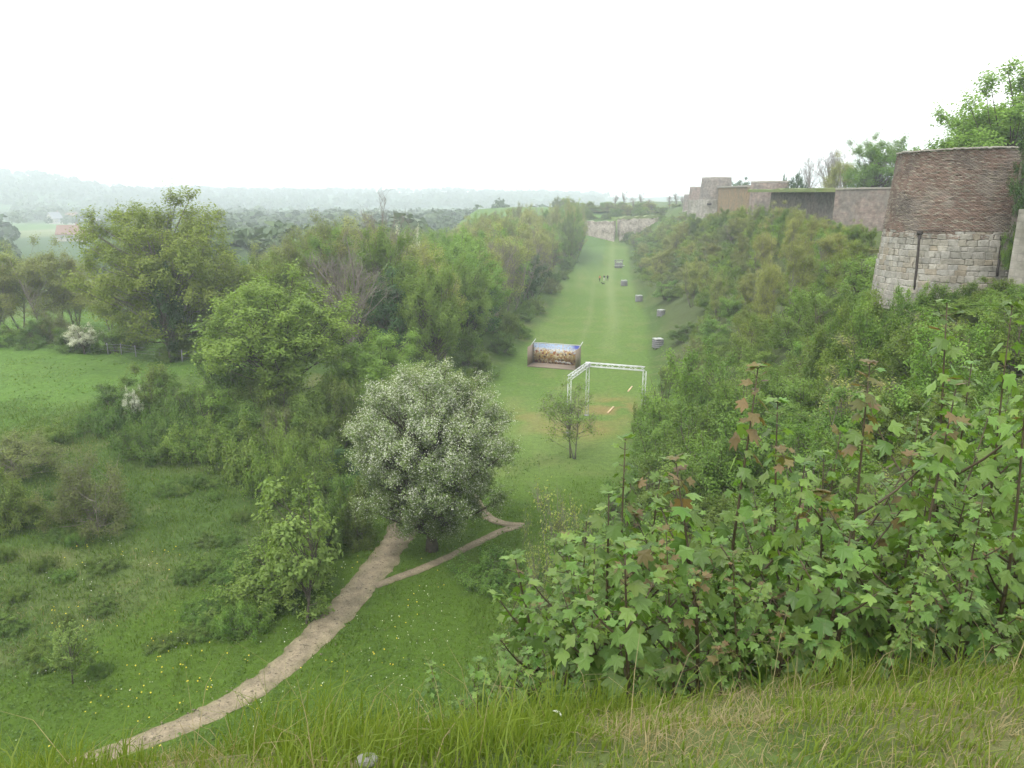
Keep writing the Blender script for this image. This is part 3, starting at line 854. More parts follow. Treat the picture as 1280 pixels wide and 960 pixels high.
# ruined cross wall closing the moat
w = thing('ruined_wall', 'pale ruined stone wall closing the far end of the mown moat', 'wall')
a_, b_ = pix_y(733, 276, 309), pix_y(770, 277, 306)
wallseg('stone_face', b_[:2], a_[:2], 3.2, b_[2], 4, -1.6, M['chalk'], w, n=16, rag=1.1, seed=31, z1b=a_[2])
a_, b_ = pix_y(771.5, 274, 306.3), pix_y(820, 272, 309)
wallseg('stone_face', b_[:2], a_[:2], 3.2, b_[2], 4, -2.2, M['chalk'], w, n=18, rag=1.2, seed=33, z1b=a_[2])
wallseg('coping', b_[:2] + [0, .4], a_[:2] + [0, .4], b_[2] - .1, b_[2] + 1.0, 4, -.4, M['turf'], w, n=18, rag=.9, seed=34, z0b=a_[2] - .1, z1b=a_[2] + .8)

# ------------------------------------------------------------------ show stage with painted backdrop
s0, s1 = pix_z(667, 454, 0), pix_z(725, 458.5, 0)
L = np.linalg.norm((s1 - s0)[:2]); ang = math.atan2(s1[1] - s0[1], s1[0] - s0[0])
stage = thing('open_air_stage', 'small wooden stage with painted landscape backdrop on mown grass', 'stage', (s0[0], s0[1], gz(s0[0], s0[1])), ang)
SH, SD = 2.55, 2.3
def backdrop_mat():
    m, nt, out = newmat('painted_backdrop')
    tc = N(nt, 'ShaderNodeTexCoord'); sp = N(nt, 'ShaderNodeSeparateXYZ'); nt.links.new(tc.outputs['Generated'], sp.inputs[0])
    nz = noise(nt, 1.6, 5, .6); nf = noise(nt, 4.2, 5, .6)
    ad = N(nt, 'ShaderNodeMath', operation='MULTIPLY_ADD'); nt.links.new(nz, ad.inputs[0]); ad.inputs[1].default_value = .34; nt.links.new(sp.outputs[2], ad.inputs[2])
    cr = N(nt, 'ShaderNodeValToRGB'); nt.links.new(ad.outputs[0], cr.inputs[0])
    e = cr.color_ramp.elements
    e[0].position = .05; e[0].color = (.09, .045, .035, 1); e[1].position = 1.06 if False else 1.0; e[1].color = (.28, .38, .55, 1)
    for p, c in ((.26, (.17, .09, .06)), (.36, (.36, .22, .09)), (.55, (.47, .36, .14)), (.70, (.36, .31, .20)), (.79, (.50, .55, .60)), (.90, (.62, .67, .72))):
        x = e.new(p); x.color = (*[q * .8 for q in c], 1)
    c = mixrgb(nt, ramp(nt, nf, .52, .60, 0, .8), cr.outputs[0], (.42, .31, .11))
    c = mixrgb(nt, ramp(nt, noise(nt, 5.5, 4, .6), .56, .66, 0, .7), c, (.09, .06, .05))
    vo = N(nt, 'ShaderNodeTexVoronoi'); vo.inputs['Scale'].default_value = 4.5
    nt.links.new(tc.outputs['Object'], vo.inputs['Vector'])
    sv = N(nt, 'ShaderNodeSeparateColor'); nt.links.new(vo.outputs['Color'], sv.inputs[0])
    band = N(nt, 'ShaderNodeMath', operation='MULTIPLY')
    nt.links.new(ramp(nt, sp.outputs[2], .78, .66), band.inputs[0]); nt.links.new(ramp(nt, sv.outputs[0], .35, .5), band.inputs[1])
    pc = N(nt, 'ShaderNodeValToRGB'); nt.links.new(sv.outputs[1], pc.inputs[0]); pe = pc.color_ramp.elements
    pe[0].color = (.05, .03, .03, 1); pe[1].color = (.45, .33, .10, 1)
    for p_, c_ in ((.25, (.25, .07, .04)), (.5, (.40, .26, .07)), (.75, (.55, .48, .34))):
        x = pe.new(p_); x.color = (*c_, 1)
    c = mixrgb(nt, band.outputs[0], c, pc.outputs[0])
    blue = N(nt, 'ShaderNodeMath', operation='MULTIPLY')
    nt.links.new(ramp(nt, sp.outputs[0], .80, .90), blue.inputs[0]); nt.links.new(ramp(nt, sp.outputs[2], .78, .88), blue.inputs[1])
    c = mixrgb(nt, blue.outputs[0], c, (.06, .08, .36))
    p = N(nt, 'ShaderNodeBsdfPrincipled'); p.inputs['Roughness'].default_value = .6
    nt.links.new(c, p.inputs['Base Color']); nt.links.new(p.outputs[0], out.inputs['Surface'])
    return m
mb = MB(); mb.box((L / 2, .03, SH / 2 + .12), (L, .06, SH)); bd = mb.build('backdrop', backdrop_mat(), stage)
mb = MB()                                             # row of white brush marks low on the canvas
for k in range(15):
    mb.box((L * (.47 + .023 * k), -.004, .50 + .06 * math.sin(k * 1.7) - .008 * k), (.09, .012, .16 + .1 * ((k * 7) % 3) / 3))
mb.build('white_lettering', M['whitewood'], bd)
mb = MB(); mb.box((L / 2, .08, SH + .19), (L + .1, .12, .10)); mb.build('top_rail', M['whitewood'], stage)
for x in (-.04, L + .04):
    mb = MB(); mb.box((x, -SD / 2 + .02, SH / 2 + .06), (.06, SD, SH - .1)); mb.build('side_panel', M['timber'], stage)
    mb = MB(); mb.bar((x, -.9, SH + .02), (x + .05, .75, SH + .55), .07); mb.build('brace', M['whitewood'], stage)
nb = 9
for k in range(nb):
    mb = MB(); y = -SD + (k + .5) * SD / nb
    mb.box((L / 2, y, .09), (L + .2, SD / nb - .02, .12)); mb.build('floor_board', M['timber'], stage)

# ------------------------------------------------------------------ aluminium truss frame
TH = 5.1
P0 = pix_z(712, 472, TH); P1 = pix_z(735, 455.5, TH); P2 = pix_z(806, 461, TH)
trs = thing('truss_frame', 'white aluminium truss frame standing open on the mown grass', 'truss', (P1[0], P1[1], 0))
org = np.array([P1[0], P1[1], 0])
def truss(name, A, B, w=.34, step=.5, rc=.034, rd=.017):
    A, B = np.array(A, float) - org, np.array(B, float) - org
    d = B - A; Ln = np.linalg.norm(d); d /= Ln
    up = np.array([0, 0, 1.]) if abs(d[2]) < .9 else np.array([0, 1., 0])
    x = unit(np.cross(d, up)); zv = np.cross(x, d)
    mb = MB(); off = [x * sx * w / 2 + zv * sz * w / 2 for sx, sz in ((-1, -1), (1, -1), (1, 1), (-1, 1))]
    for o_ in off: mb.tube([A + o_, B + o_], rc, 6)
    n = max(2, int(Ln / step))
    for k in range(n):
        p, q = A + d * Ln * k / n, A + d * Ln * (k + 1) / n
        for j in range(4):
            a_, b_ = off[j], off[(j + 1) % 4]
            mb.tube([p + (a_ if k % 2 else b_), q + (b_ if k % 2 else a_)], rd, 4)
    return mb.build(name, M['alu'], trs)
g0, g1, g2 = [np.array([p[0], p[1], gz(p[0], p[1])]) for p in (P0, P1, P2)]
truss('beam', P0, P1); truss('beam', P1, P2)
for p, g in ((P0, g0), (P1, g1), (P2, g2)):
    lg = truss('leg', g + [0, 0, .03], p - np.array([0, 0, .22]), .28, .5, .016, .009)
    mb = MB(); mb.box(g - org + [0, 0, .03], (.45, .45, .03)); mb.build('base_plate', M['greywood'], lg)
mb = MB(); mb.box(P1 - org, (.42, .42, .42)); mb.build('corner_block', M['alu'], trs)
for (u0, v0, u1, v1) in ((792, 480, 783, 491.5), (767.5, 508, 759, 517)):
    a_, b_ = pix_z(u0, v0, .06), pix_z(u1, v1, .06)
    m_ = (a_ + b_) / 2; d_ = unit(b_ - a_) * 1.25
    mb = MB(); mb.bar(-d_, d_, .15, .06)
    o = mb.build('plank', M['palewood']); o.location = (m_[0], m_[1], gz(m_[0], m_[1]) + .05)
    tag(o, 'pale plank lying on worn orange turf by truss frame', 'plank', 'planks on the worn turf')

# ------------------------------------------------------------------ slatted grey crates along the moat's foot
CRATES = []
def crate(u, v, label, s=1.0, group=None, tiers=1, rz=.2):
    p = pix_z(u, v, .2)
    for _ in range(4): p = pix_z(u, v, gz(p[0], p[1]))
    CRATES.append((u, v))
    t = thing('slatted_crate', label, 'crate', (p[0], p[1], gz(p[0], p[1])), rz, (s, s, s), group)
    w_, d_, h_ = 1.35, 1.1, 1.35
    for sx in (-1, 1):
        for sy in (-1, 1):
            mb = MB(); mb.box((sx * (w_ / 2 - .06), sy * (d_ / 2 - .06), h_ / 2 - .1), (.1, .1, h_ + .2)); mb.build('post', M['greywood'], t)
    for k in range(4):
        zz = .18 + k * .3
        for sy in (-1, 1):
            mb = MB(); mb.box((0, sy * (d_ / 2 + .02), zz), (w_ + .06, .05, .2)); mb.build('slat', M['greywood'], t)
        for sx in (-1, 1):
            mb = MB(); mb.box((sx * (w_ / 2 + .02), 0, zz), (.05, d_ - .02, .2)); mb.build('slat', M['greywood'], t)
    for k in (-1, 1):
        mb = MB(); mb.box((k * .36, 0, h_ + .07), (.58, d_ + .16, .12)); mb.build('lid_board', M['whitewood'], t)
    if tiers > 1:
        mb = MB(); mb.box((0, -.5, h_ * .45), (2.4, .5, .16)); mb.build('bench_board', M['whitewood'], t)
        mb = MB(); mb.box((0, .2, h_ + .5), (2.2, .7, .14)); mb.build('bench_board', M['greywood'], t)
        for sx in (-1, 1):
            mb = MB(); mb.box((sx * .9, .2, h_ / 2 + .2), (.12, .3, h_ + .5)); mb.build('post', M['greywood'], t)
crate(822, 435, 'grey slatted crate with pale lid boards, opposite the painted stage', .92)
crate(826, 396, 'tilted grey slatted crate beside a pale dry grass patch', .8, rz=.7)
G = 'grey slatted crates between dry grass and mown lane'
crate(798.5, 377, 'grey slatted crate on the verge near the walkers', .92, G)
crate(780, 357.5, 'grey slatted crate on the verge near the walkers', 1.0, G)
crate(773.5, 335, 'grey crate with two long pale bench boards at the moat verge', 1.3, None, 2)

# ------------------------------------------------------------------ walkers and their dog
def skin_mesh(name, joints, edges, radii, sub=2):
    me = bpy.data.meshes.new(name); me.from_pydata(joints, edges, [])
    o = bpy.data.objects.new(name, me); COL.objects.link(o)
    m = o.modifiers.new('s', 'SKIN'); o.modifiers.new('d', 'SUBSURF').levels = sub
    sv = me.skin_vertices[0].data
    for i, r in enumerate(radii):
        sv[i].radius = (r, r) if not isinstance(r, tuple) else r
        sv[i].use_root = (i == 0)
    bpy.context.view_layer.update()
    ev = o.evaluated_get(bpy.context.evaluated_depsgraph_get())
    out = bpy.data.meshes.new_from_object(ev)
    bpy.data.objects.remove(o); bpy.data.meshes.remove(me)
    for p in out.polygons: p.use_smooth = True
    return out
M['skin'] = plain_mat('skin', (.5, .33, .25), (.46, .3, .22), 10, .6)
def person(u, v, label, top, legs, hair, stride=.18, rz=0., h=1.0):
    p = pix_z(u, v, .0)
    J = [(0, 0, .95), (0, 0, 1.15), (0, 0, 1.40), (0, 0, 1.52), (0, .02, 1.62), (0, .02, 1.72),
         (.19, 0, 1.40), (.25, -.05, 1.13), (.25, .08, .90), (.26, .13, .80), (-.19, 0, 1.40), (-.25, .05, 1.13), (-.25, .10, .90), (-.26, .14, .80),
         (.10, 0, .88), (.11, stride, .50), (.11, stride * .7, .08), (.11, stride * .7 + .15, .03),
         (-.10, 0, .88), (-.11, -stride * .6, .50), (-.11, -stride * 1.5, .10), (-.11, -stride * 1.5 + .14, .03)]
    E = [(0, 1), (1, 2), (2, 3), (3, 4), (4, 5), (2, 6), (6, 7), (7, 8), (8, 9), (2, 10), (10, 11), (11, 12), (12, 13),
         (0, 14), (14, 15), (15, 16), (16, 17), (0, 18), (18, 19), (19, 20), (20, 21)]
    Rr = [(.15, .11), (.14, .10), (.16, .10), .055, .095, .085, .065, .05, .04, .035, .065, .05, .04, .035, .09, .065, .045, .04, .09, .065, .045, .04]
    me = skin_mesh('person', J, E, Rr)
    for m_ in (top, legs, M['skin'], hair): me.materials.append(m_)
    for f in me.polygons:
        zc, xc, yc = f.center.z, f.center.x, f.center.y
        f.material_index = 1 if zc < .93 and abs(xc) < .22 else (2 if (zc > 1.47 or (abs(xc) > .2 and zc < .92)) else 0)
        if zc > 1.68 or (zc > 1.56 and yc < 0): f.material_index = 3
    o = obj('person', me); o.location = (p[0], p[1], gz(p[0], p[1])); o.rotation_euler = (0, 0, rz); o.scale = (h, h, h)
    return tag(o, label, 'person', 'walkers on the mown moat')
dk = plain_mat('dark_cloth', (.03, .03, .035), (.045, .045, .05), 10)
lt = plain_mat('light_cloth', (.6, .6, .58), (.5, .5, .5), 10)
og = plain_mat('orange_cloth', (.5, .24, .13), (.45, .2, .1), 10)
bl = plain_mat('brown_hair', (.06, .04, .03), (.09, .06, .04), 10)
person(749.5, 352, 'walker in an orange top and dark trousers on the mown grass', og, dk, bl, rz=.3)
person(755.2, 351.5, 'walker in a black top and pale trousers on the mown grass', dk, lt, bl, rz=2.9)
person(759.3, 351.5, 'walker dressed all in black on the mown grass', dk, dk, bl, rz=-.4)
J = [(0, 0, .42), (0, .25, .45), (0, .40, .52), (0, .52, .60), (0, .66, .57), (0, -.25, .44), (0, -.42, .52), (0, -.55, .62),
     (.09, .24, .36), (.09, .26, .2), (.09, .24, .02), (-.09, .24, .36), (-.09, .20, .2), (-.09, .18, .02),
     (.09, -.24, .36), (.09, -.16, .26), (.09, -.28, .17), (.09, -.27, .02), (-.09, -.24, .36), (-.09, -.20, .26), (-.09, -.33, .17), (-.09, -.33, .02), (.06, .48, .68), (-.06, .48, .68)]
E = [(0, 1), (1, 2), (2, 3), (3, 4), (0, 5), (5, 6), (6, 7), (1, 8), (8, 9), (9, 10), (1, 11), (11, 12), (12, 13), (5, 14), (14, 15), (15, 16), (16, 17), (5, 18), (18, 19), (19, 20), (20, 21), (3, 22), (3, 23)]
Rr = [.12, .14, .08, .075, .035, .10, .03, .015, .06, .035, .03, .06, .035, .03, .07, .045, .03, .03, .07, .045, .03, .03, .02, .02]
me = skin_mesh('dog', J, E, Rr); me.materials.append(dk)
p = pix_z(754, 356, 0); o = obj('dog', me); o.location = (p[0], p[1], gz(p[0], p[1])); o.rotation_euler = (0, 0, 1.1)
tag(o, 'dark dog trotting in front of the three walkers', 'dog')

# ------------------------------------------------------------------ meadow fence
fence = thing('wire_fence', 'grey post and wire fence along the meadow below the tall tree', 'fence')
pp = []
for (u, v) in ((118, 441), (135, 443), (152, 444), (170, 446), (200, 449), (228, 452), (245, 453), (262, 455)):
    p = pix_z(u, v, 4.0)
    for _ in range(4): p = pix_z(u, v, gz(p[0], p[1]))
    q = np.array([p[0], p[1], gz(p[0], p[1])]); pp.append(q)
    mb = MB(); mb.tube([q - [0, 0, .2], q + [.03, 0, 1.25]], [.06, .05], 6); mb.build('post', M['greywood'], fence)
for h_ in (.45, .8, 1.1):
    mb = MB(); mb.tube([q + [0, 0, h_] for q in pp], .012, 4); mb.build('wire', M['greywood'], fence)

# ------------------------------------------------------------------ houses down in the valley
def house(u, Yd, label, L=12., Wd=8., hw=4.5, hr=4.5, rz=.3, roof='rooftile', chim=True, vv=None):
    p = pix_y(u, 300, Yd); z0 = gz(p[0], Yd)
    t = thing('house', label, 'house', (p[0], Yd, z0), rz)
    V = [(-L/2, -Wd/2, -3), (L/2, -Wd/2, -3), (L/2, Wd/2, -3), (-L/2, Wd/2, -3), (-L/2, -Wd/2, hw), (L/2, -Wd/2, hw), (L/2, Wd/2, hw), (-L/2, Wd/2, hw), (-L/2, 0, hw + hr - .1), (L/2, 0, hw + hr - .1)]
    me = bpy.data.meshes.new('wall'); me.from_pydata(V, [], [(0, 1, 5, 4), (1, 2, 6, 9, 5), (2, 3, 7, 6), (3, 0, 4, 8, 7)]); me.materials.append(M['housewall']); obj('wall', me, t)
    e = .5
    V = [(-L/2 - e, -Wd/2 - e, hw - e * hr / Wd * 2), (L/2 + e, -Wd/2 - e, hw - e * hr / Wd * 2), (L/2 + e, 0, hw + hr), (-L/2 - e, 0, hw + hr), (L/2 + e, Wd/2 + e, hw - e * hr / Wd * 2), (-L/2 - e, Wd/2 + e, hw - e * hr / Wd * 2)]
    V += [(a, b, c + .3) for a, b, c in V]
    Fc = [(0, 1, 2, 3), (3, 2, 4, 5), (6, 9, 8, 7), (9, 11, 10, 8), (0, 6, 7, 1), (5, 4, 10, 11), (0, 3, 9, 6), (3, 5, 11, 9), (1, 7, 8, 2), (2, 8, 10, 4)]
    me = bpy.data.meshes.new('roof'); me.from_pydata(V, [], Fc); me.materials.append(M[roof]); rf = obj('roof', me, t)
    if chim:
        mb = MB(); mb.box((L * .38, 0, hw + hr + .6), (.8, .8, 2.0)); mb.build('chimney', M['rooftile'], rf)
    for k in (-1, 1):
        mb = MB(); mb.box((k * L * .25, -Wd / 2 - .02, hw * .5), (1.2, .12, 1.5)); mb.build('window', M['slate'], t)
    mb = MB(); mb.box((0, -Wd / 2 - .02, 1.1), (1.1, .14, 2.2)); mb.build('door', M['slate'], t)
house(72, 760, 'white gabled house with slate roof at the edge of the valley field', 12, 9, 6, 6, 1.3, 'slate')
house(92, 820, 'red roofed house with its long side to the valley field', 15, 9, 5, 5, .2)
house(118, 860, 'small red roofed house beside the far dark trees', 11, 8, 5, 4, -.3)
house(103, 730, 'long low white outbuilding along the valley field', 38, 7, 3.2, 1.4, .05, 'slate', False)
house(130, 560, 'grey roofed barn standing in front of the valley field', 14, 9, 5, 4, .9, 'slate')
house(145, 545, 'red roofed cottage next to the grey roofed barn', 11, 8, 4.5, 4.5, .3)
house(88, 420, 'orange roofed cottage behind the brown hedge trees', 11, 8, 4, 4.5, .2)
house(115, 415, 'low orange roofed shed close to the tall ivy clad tree', 9, 6, 3, 3, -.2)

# ------------------------------------------------------------------ blossoming hawthorn by the path
hb = pix_z(545, 688, 0)
HH = pix_y(545, 449, hb[1])[2]
haw = thing('hawthorn_tree', 'large hawthorn in white blossom where the moat paths fork', 'tree', (hb[0], hb[1], gz(hb[0], hb[1])))
wd, lf = gen_tree(52, H=HH, R=4.85, base=1.0, nclump=360, nleaf=230000, lsize=.12, clump=.85, trunk=.34, twig=10, up=.15, outline=.10, shell=.30, twig_r=.012)
wo_ = wd.build('trunk', M['bark'], haw)
V_, F_, t_ = lf
V_ = V_.reshape(-1, 4, 3)
ctr = V_.mean(1)
pb = .24 + .26 * sstep(2, 9, ctr[:, 2]) + .6 * (fbm(ctr[:, 0] * 1.6 + ctr[:, 2] * .9, ctr[:, 1] * 1.6 + ctr[:, 2] * 1.2, 5, 3) - .5)
bsel = np.random.default_rng(3).random(len(ctr)) < pb
def sub_cards(sel, s):
    Vs = V_[sel]; c = Vs.mean(1, keepdims=True)
    return (c + (Vs - c) * s).reshape(-1, 3), np.arange(sel.sum() * 4).reshape(-1, 4)
a_, b_ = sub_cards(~bsel, 1.0); obj('crown', mesh_np('crown', a_, b_, M['hawleaf'], tint=t_[~bsel]), haw)
a_, b_ = sub_cards(bsel, .75); obj('blossom', mesh_np('blossom', a_, b_, M['blossom'], tint=t_[bsel]), haw)
haw.location.x -= .25
wd2 = None

# ------------------------------------------------------------------ trees and bushes with a place of their own
big = place_px('bigtree', 'tall_tree', 'tall spreading olive green tree with ivy on its trunk by the meadow', 'tree', 197, 78, 236, 228)
bx_, by_ = big.location.x, big.location.y
place('ivy', 'ivy', 'dark ivy mantle climbing the tall tree by the meadow', 'ivy', bx_ + 1.0, by_ - 3.2, 11.0, 4.0)
place_px('green', 'field_maple', 'dense fresh green tree on the slope above the bramble bank', 'tree', 338, 60, 335, 195, var=1)
place_px('green', 'field_maple', 'rounded green tree wedged behind the blossoming hawthorn', 'tree', 468, 62, 408, 120, var=2)
place_px('bare', 'bare_tree', 'tall leafless tree rising above the olive thicket', 'tree', 482, 104, 240, 85, var=0)
place_px('whitebush', 'hawthorn_tree', 'small white flowering hawthorn amid the olive thicket', 'tree', 512, 112, 284, 44)
place_px('ivy', 'ivy_tree', 'dark ivy smothered tree at the edge of the left wood', 'tree', 588, 92, 335, 70, var=0)
place_px('ivy', 'ivy_tree', 'low dark evergreen bush behind the blossoming hawthorn', 'bush', 440, 47, 560, 90, var=1)
place_px('airy', 'young_tree', 'slender airy young tree in front of the truss frame', 'tree', 716, 56, 474, 92, var=0)
place_px('bush', 'elder_bush', 'round dark bush against the right leg of the truss', 'bush', 806, 60, 492, 40)
place_px('brown', 'thorn_bush', 'round brownish thorn bush alone on the rough left slope', 'bush', 100, 39, 548, 112, var=0)
place_px('brown', 'thorn_bush', 'flat brownish thorn bush next to the meadow corner', 'bush', 22, 44, 535, 110, var=1)
place_px('bush', 'elder_bush', 'low green bush in front of the flat brownish thorn bush', 'bush', 8, 38, 580, 70)
place_px('youngsyc', 'young_sycamore', 'pale leaved young sycamore beside the wide footpath', 'tree', 368, 32.0, 596, 125, var=1)
place_px('bush', 'elder_bush', 'dark green bush under the pale leaved young sycamore', 'bush', 340, 34.5, 672, 150, var=1)
place_px('youngsyc', 'young_sycamore', 'tiny pale sycamore seedling on the rough left slope', 'tree', 78, 27.5, 778, 60, var=0)
place_px('bramble', 'bramble', 'low dark green thicket on the fork of the narrow paths', 'bush', 622, 36.5, 690, 110)
for (u, vb, vt, w_) in ((850, 560, 440, 95), (895, 545, 430, 95), (835, 610, 500, 95), (880, 600, 478, 110), (930, 570, 450, 100), (905, 640, 520, 110), (815, 575, 505, 60)):
    place_base('shrub', 'elder_shrub', 'bright leafy shrub halfway down the bank behind the bronze tipped sapling', 'bush', u, vb, vt, w_, 'bright shrubs halfway down the bank')
place_px('scraggy', 'twiggy_shrub', 'thin twiggy shrub with tiny yellow green leaves at the bank foot', 'bush', 705, 33, 585, 105, var=0)
place_px('scraggy', 'twiggy_shrub', 'sparse dry shrub hanging over the narrow side path', 'bush', 668, 30, 640, 70, var=1)
# on the rampart top
place_px('green', 'lime_tree', 'large leafy tree behind the large bastion tower', 'tree', 1280, 58, 80, 200, var=0)
place_px('green', 'lime_tree', 'smaller leafy tree beside the large one behind the bastion tower', 'tree', 1240, 62, 128, 100, var=2)
place_px('green', 'lime_tree', 'round leafy tree on the rampart above the curtain wall', 'tree', 1101, 112, 163, 86, var=1)
place_px('bare', 'bare_tree', 'wide leafless tree above the turf topped curtain wall', 'tree', 1040, 140, 178, 62, var=1)
place_px('bare', 'bare_tree', 'thin leaning leafless tree beside the dark yew', 'tree', 1013, 150, 183, 34, var=0)
place_px('olive', 'budding_tree', 'grey green budding tree next to the round leafy tree', 'tree', 1055, 128, 190, 52, var=1)
place_px('conifer', 'yew_bush', 'dark round yew on top of the curtain wall', 'bush', 997, 134, 216, 28)
place_px('conifer', 'yew_bush', 'small dark pine poking up beside the round yew', 'bush', 981, 150, 217, 10)
place_px('ivy', 'rounded_tree', 'dome shaped green tree behind the ochre curtain wall', 'tree', 925, 250, 224, 40, var=1)
place('ivy', 'ivy', 'dark ivy hanging on the rampart where it meets the bastion tower', 'ivy', pix_y(1279, 250, 36.5)[0], 36.3, 6.0, 1.5, zoff=2.2)
place('bush', 'ivy', 'green creeper in the corner between bastion tower and rampart', 'ivy', pix_y(1264, 320, 36.5)[0], 36.3, 2.2, 1.3, zoff=1.2)
for i, (u, vt, Yd) in enumerate(((770, 240, 330), (781, 236, 345), (791, 243, 330), (802, 238, 350), (812, 246, 335), (838, 240, 330), (846, 236, 318), (853, 243, 300))):
    place_px('wisp', 'bare_tree', 'slender leafless tree on the bank behind the ruined wall', 'tree', u, Yd, vt, 13, 'leafless trees above the ruined wall')
for u, vt in ((741, 268), (752, 272), (770, 276), (781, 290), (790, 286), (800, 291), (735, 258), (757, 263), (815, 262), (826, 258)):
    place_px('bush', 'ivy_bush', 'ivy bush growing over the ruined wall', 'bush', u, 303 if vt > 280 else 314, vt, 17, 'ivy bushes on the ruined wall')

for k in range(60):
    u = float(RNG.uniform(690, 850)); Yd = float(RNG.uniform(316, 350)); vt = float(RNG.uniform(250, 266)) - (8 if u < 735 else 0)
    key = ('bush', 'brown', 'yellow', 'olive')[int(RNG.choice(4, p=[.35, .2, .2, .25]))]
    place_px(key, 'scrub_bush', {'bush': 'green', 'brown': 'brown', 'yellow': 'yellow green', 'olive': 'tall budding'}[key] + ' scrub on the bank behind the ruined wall', 'bush', u, Yd, vt, float(RNG.uniform(12, 24)), {'bush': 'green', 'brown': 'brown', 'yellow': 'yellow green', 'olive': 'budding'}[key] + ' scrub behind the ruined wall')
for k in range(34):
    u = float(RNG.uniform(690, 741)); Yd = float(RNG.uniform(235, 306)); vt = float(RNG.uniform(250, 272))
    if float(ditch_d(np.array([pix_y(u, 280, Yd)[0]]), np.array([Yd]))[0]) > -8.5: continue
    key = 'olive' if RNG.random() < .55 else 'green'
    place_px(key, 'lane_end_tree', ('budding' if key == 'olive' else 'fresh green') + ' tree where the left wood reaches the ruined wall', 'tree', u, Yd, vt, float(RNG.uniform(16, 26)), ('budding' if key == 'olive' else 'green') + ' trees at the lane end')
# ------------------------------------------------------------------ woods: left of the moat
placed = []
def far_enough(x, y, s):
    for (a, b) in placed:
        if (a - x) ** 2 + (b - y) ** 2 < s * s: return False
    placed.append((x, y)); return True
# skyline of the left wood in the picture (column -> highest row of foliage)
SKY_L = ([-40, 0, 60, 90, 130, 300, 330, 420, 470, 540, 560, 600, 660, 700, 735, 740], [300, 296, 300, 318, 330, 318, 300, 268, 262, 280, 276, 258, 250, 247, 250, 262])
WOODL = {'bare': ('bare_tree', 'leafless tree in the wood left of the moat', 'leafless trees in the left wood'),
         'olive': ('budding_tree', 'brown green budding tree in the wood left of the moat', 'olive budding trees in the left wood'),
         'green': ('leafy_tree', 'fresh green tree in the wood left of the moat', 'green trees in the left wood'),
         'ivy': ('ivy_tree', 'dark ivy clad tree within the left wood', 'dark trees in the left wood')}
n = 0
for k in range(2600):
    y = float(RNG.uniform(66, 300)); x = float(RNG.uniform(-75, 40))
    d = float(ditch_d(np.array([x]), np.array([y]))[0])
    if not (-46 < d < -13): continue
    u, v, _ = project(x, y, 8)
    if u < -40 or u > 738: continue
    if y < 74 + (0 if u > 380 else 4): continue
    if u < 300 and y < 84: continue
    if not far_enough(x, y, 4.6 if y < 130 else 6.2): continue
    vt = np.interp(u, *SKY_L) + abs(RNG.normal(0, 14)) + (20 if d > -16 else 0)
    H = pix_y(u, vt, y)[2] - gz(x, y)
    H = min(max(H, 4.5), 17.5) * RNG.uniform(.88, 1.0)
    r = RNG.random()
    key = 'olive' if r < .50 else ('bare' if r < .62 else ('green' if r < .93 else 'ivy'))
    nm, lb, gp = WOODL[key]
    zn = 'beside the painted stage' if y < 115 else ('along the lane where people walk' if y < 215 else 'near the ruined wall')
    lb, gp = lb.replace('left of the moat', zn).replace('within the left wood', 'in the wood ' + zn), gp + ' ' + zn
    if key == 'ivy': H *= .7
    place(key, nm, lb, 'tree', x, y, H, (3.2 + H * .33) * RNG.uniform(.85, 1.2) * (1.15 if key != 'olive' else 1), gp); n += 1
print('left wood', n)
# undergrowth at the edge of the left wood
n = 0
for k in range(1500):
    y = float(RNG.uniform(58, 290)); x = float(RNG.uniform(-60, 36))
    d = float(ditch_d(np.array([x]), np.array([y]))[0])
    if not (-15.5 < d < -9.5): continue
    u, v, _ = project(x, y, 2)
    if not far_enough(x, y, 2.6 if y < 120 else 4.5): continue
    key = ('bush', 'shrub', 'bramble', 'brown')[int(RNG.choice(4, p=[.45, .28, .12, .15]))]
    place(key, 'wood_edge_bush', {'bush': 'mid green bush at the foot of the left wood', 'shrub': 'upright pale green bush at the foot of the left wood', 'bramble': 'low bramble mound at the foot of the left wood', 'brown': 'brown twiggy bush at the foot of the left wood'}[key], 'bush', x, y, float(RNG.uniform(2.2, 4.6)) * (.5 if key == 'bramble' else 1), float(RNG.uniform(3.5, 5.5)), {'bush': 'green bushes', 'shrub': 'pale bushes', 'bramble': 'bramble mounds', 'brown': 'brown bushes'}[key] + ' edging the left wood'); n += 1
print('edge', n)
# hedge trees at the meadow's far side, and the thicket right of the meadow
for (u, Yd, vt, w, key) in ((8, 92, 300, 90, 'olive'), (52, 90, 298, 80, 'olive'), (84, 94, 318, 70, 'olive'), (-20, 88, 320, 80, 'olive'), (130, 90, 335, 90, 'olive'), (300, 84, 330, 80, 'olive'), (262, 82, 345, 80, 'olive'), (330, 95, 300, 80, 'olive'), (362, 88, 292, 80, 'olive'), (395, 92, 272, 90, 'olive'), (428, 88, 290, 80, 'olive'), (455, 84, 318, 80, 'olive'), (530, 90, 300, 70, 'olive')):
    place_px(key, 'budding_tree', 'brown green budding tree behind the meadow hedge', 'tree', u, Yd, vt, w, 'budding trees behind the meadow hedge')
for (u, Yd, vt, w, key) in ((35, 82, 398, 60, 'bush'), (90, 80, 408, 60, 'bush'), (140, 80, 402, 60, 'shrub'), (240, 79, 405, 60, 'bush'), (10, 84, 405, 50, 'shrub'), (280, 76, 390, 70, 'bush'), (-15, 82, 400, 60, 'bush'), (62, 84, 380, 60, 'brown'), (165, 84, 385, 60, 'brown'), (215, 76, 420, 44, 'bush')):
    place_px(key, 'hedge_bush', 'green hedge bush on the far edge of the meadow', 'bush', u, Yd, vt, w, 'hedge along the far edge of the meadow')
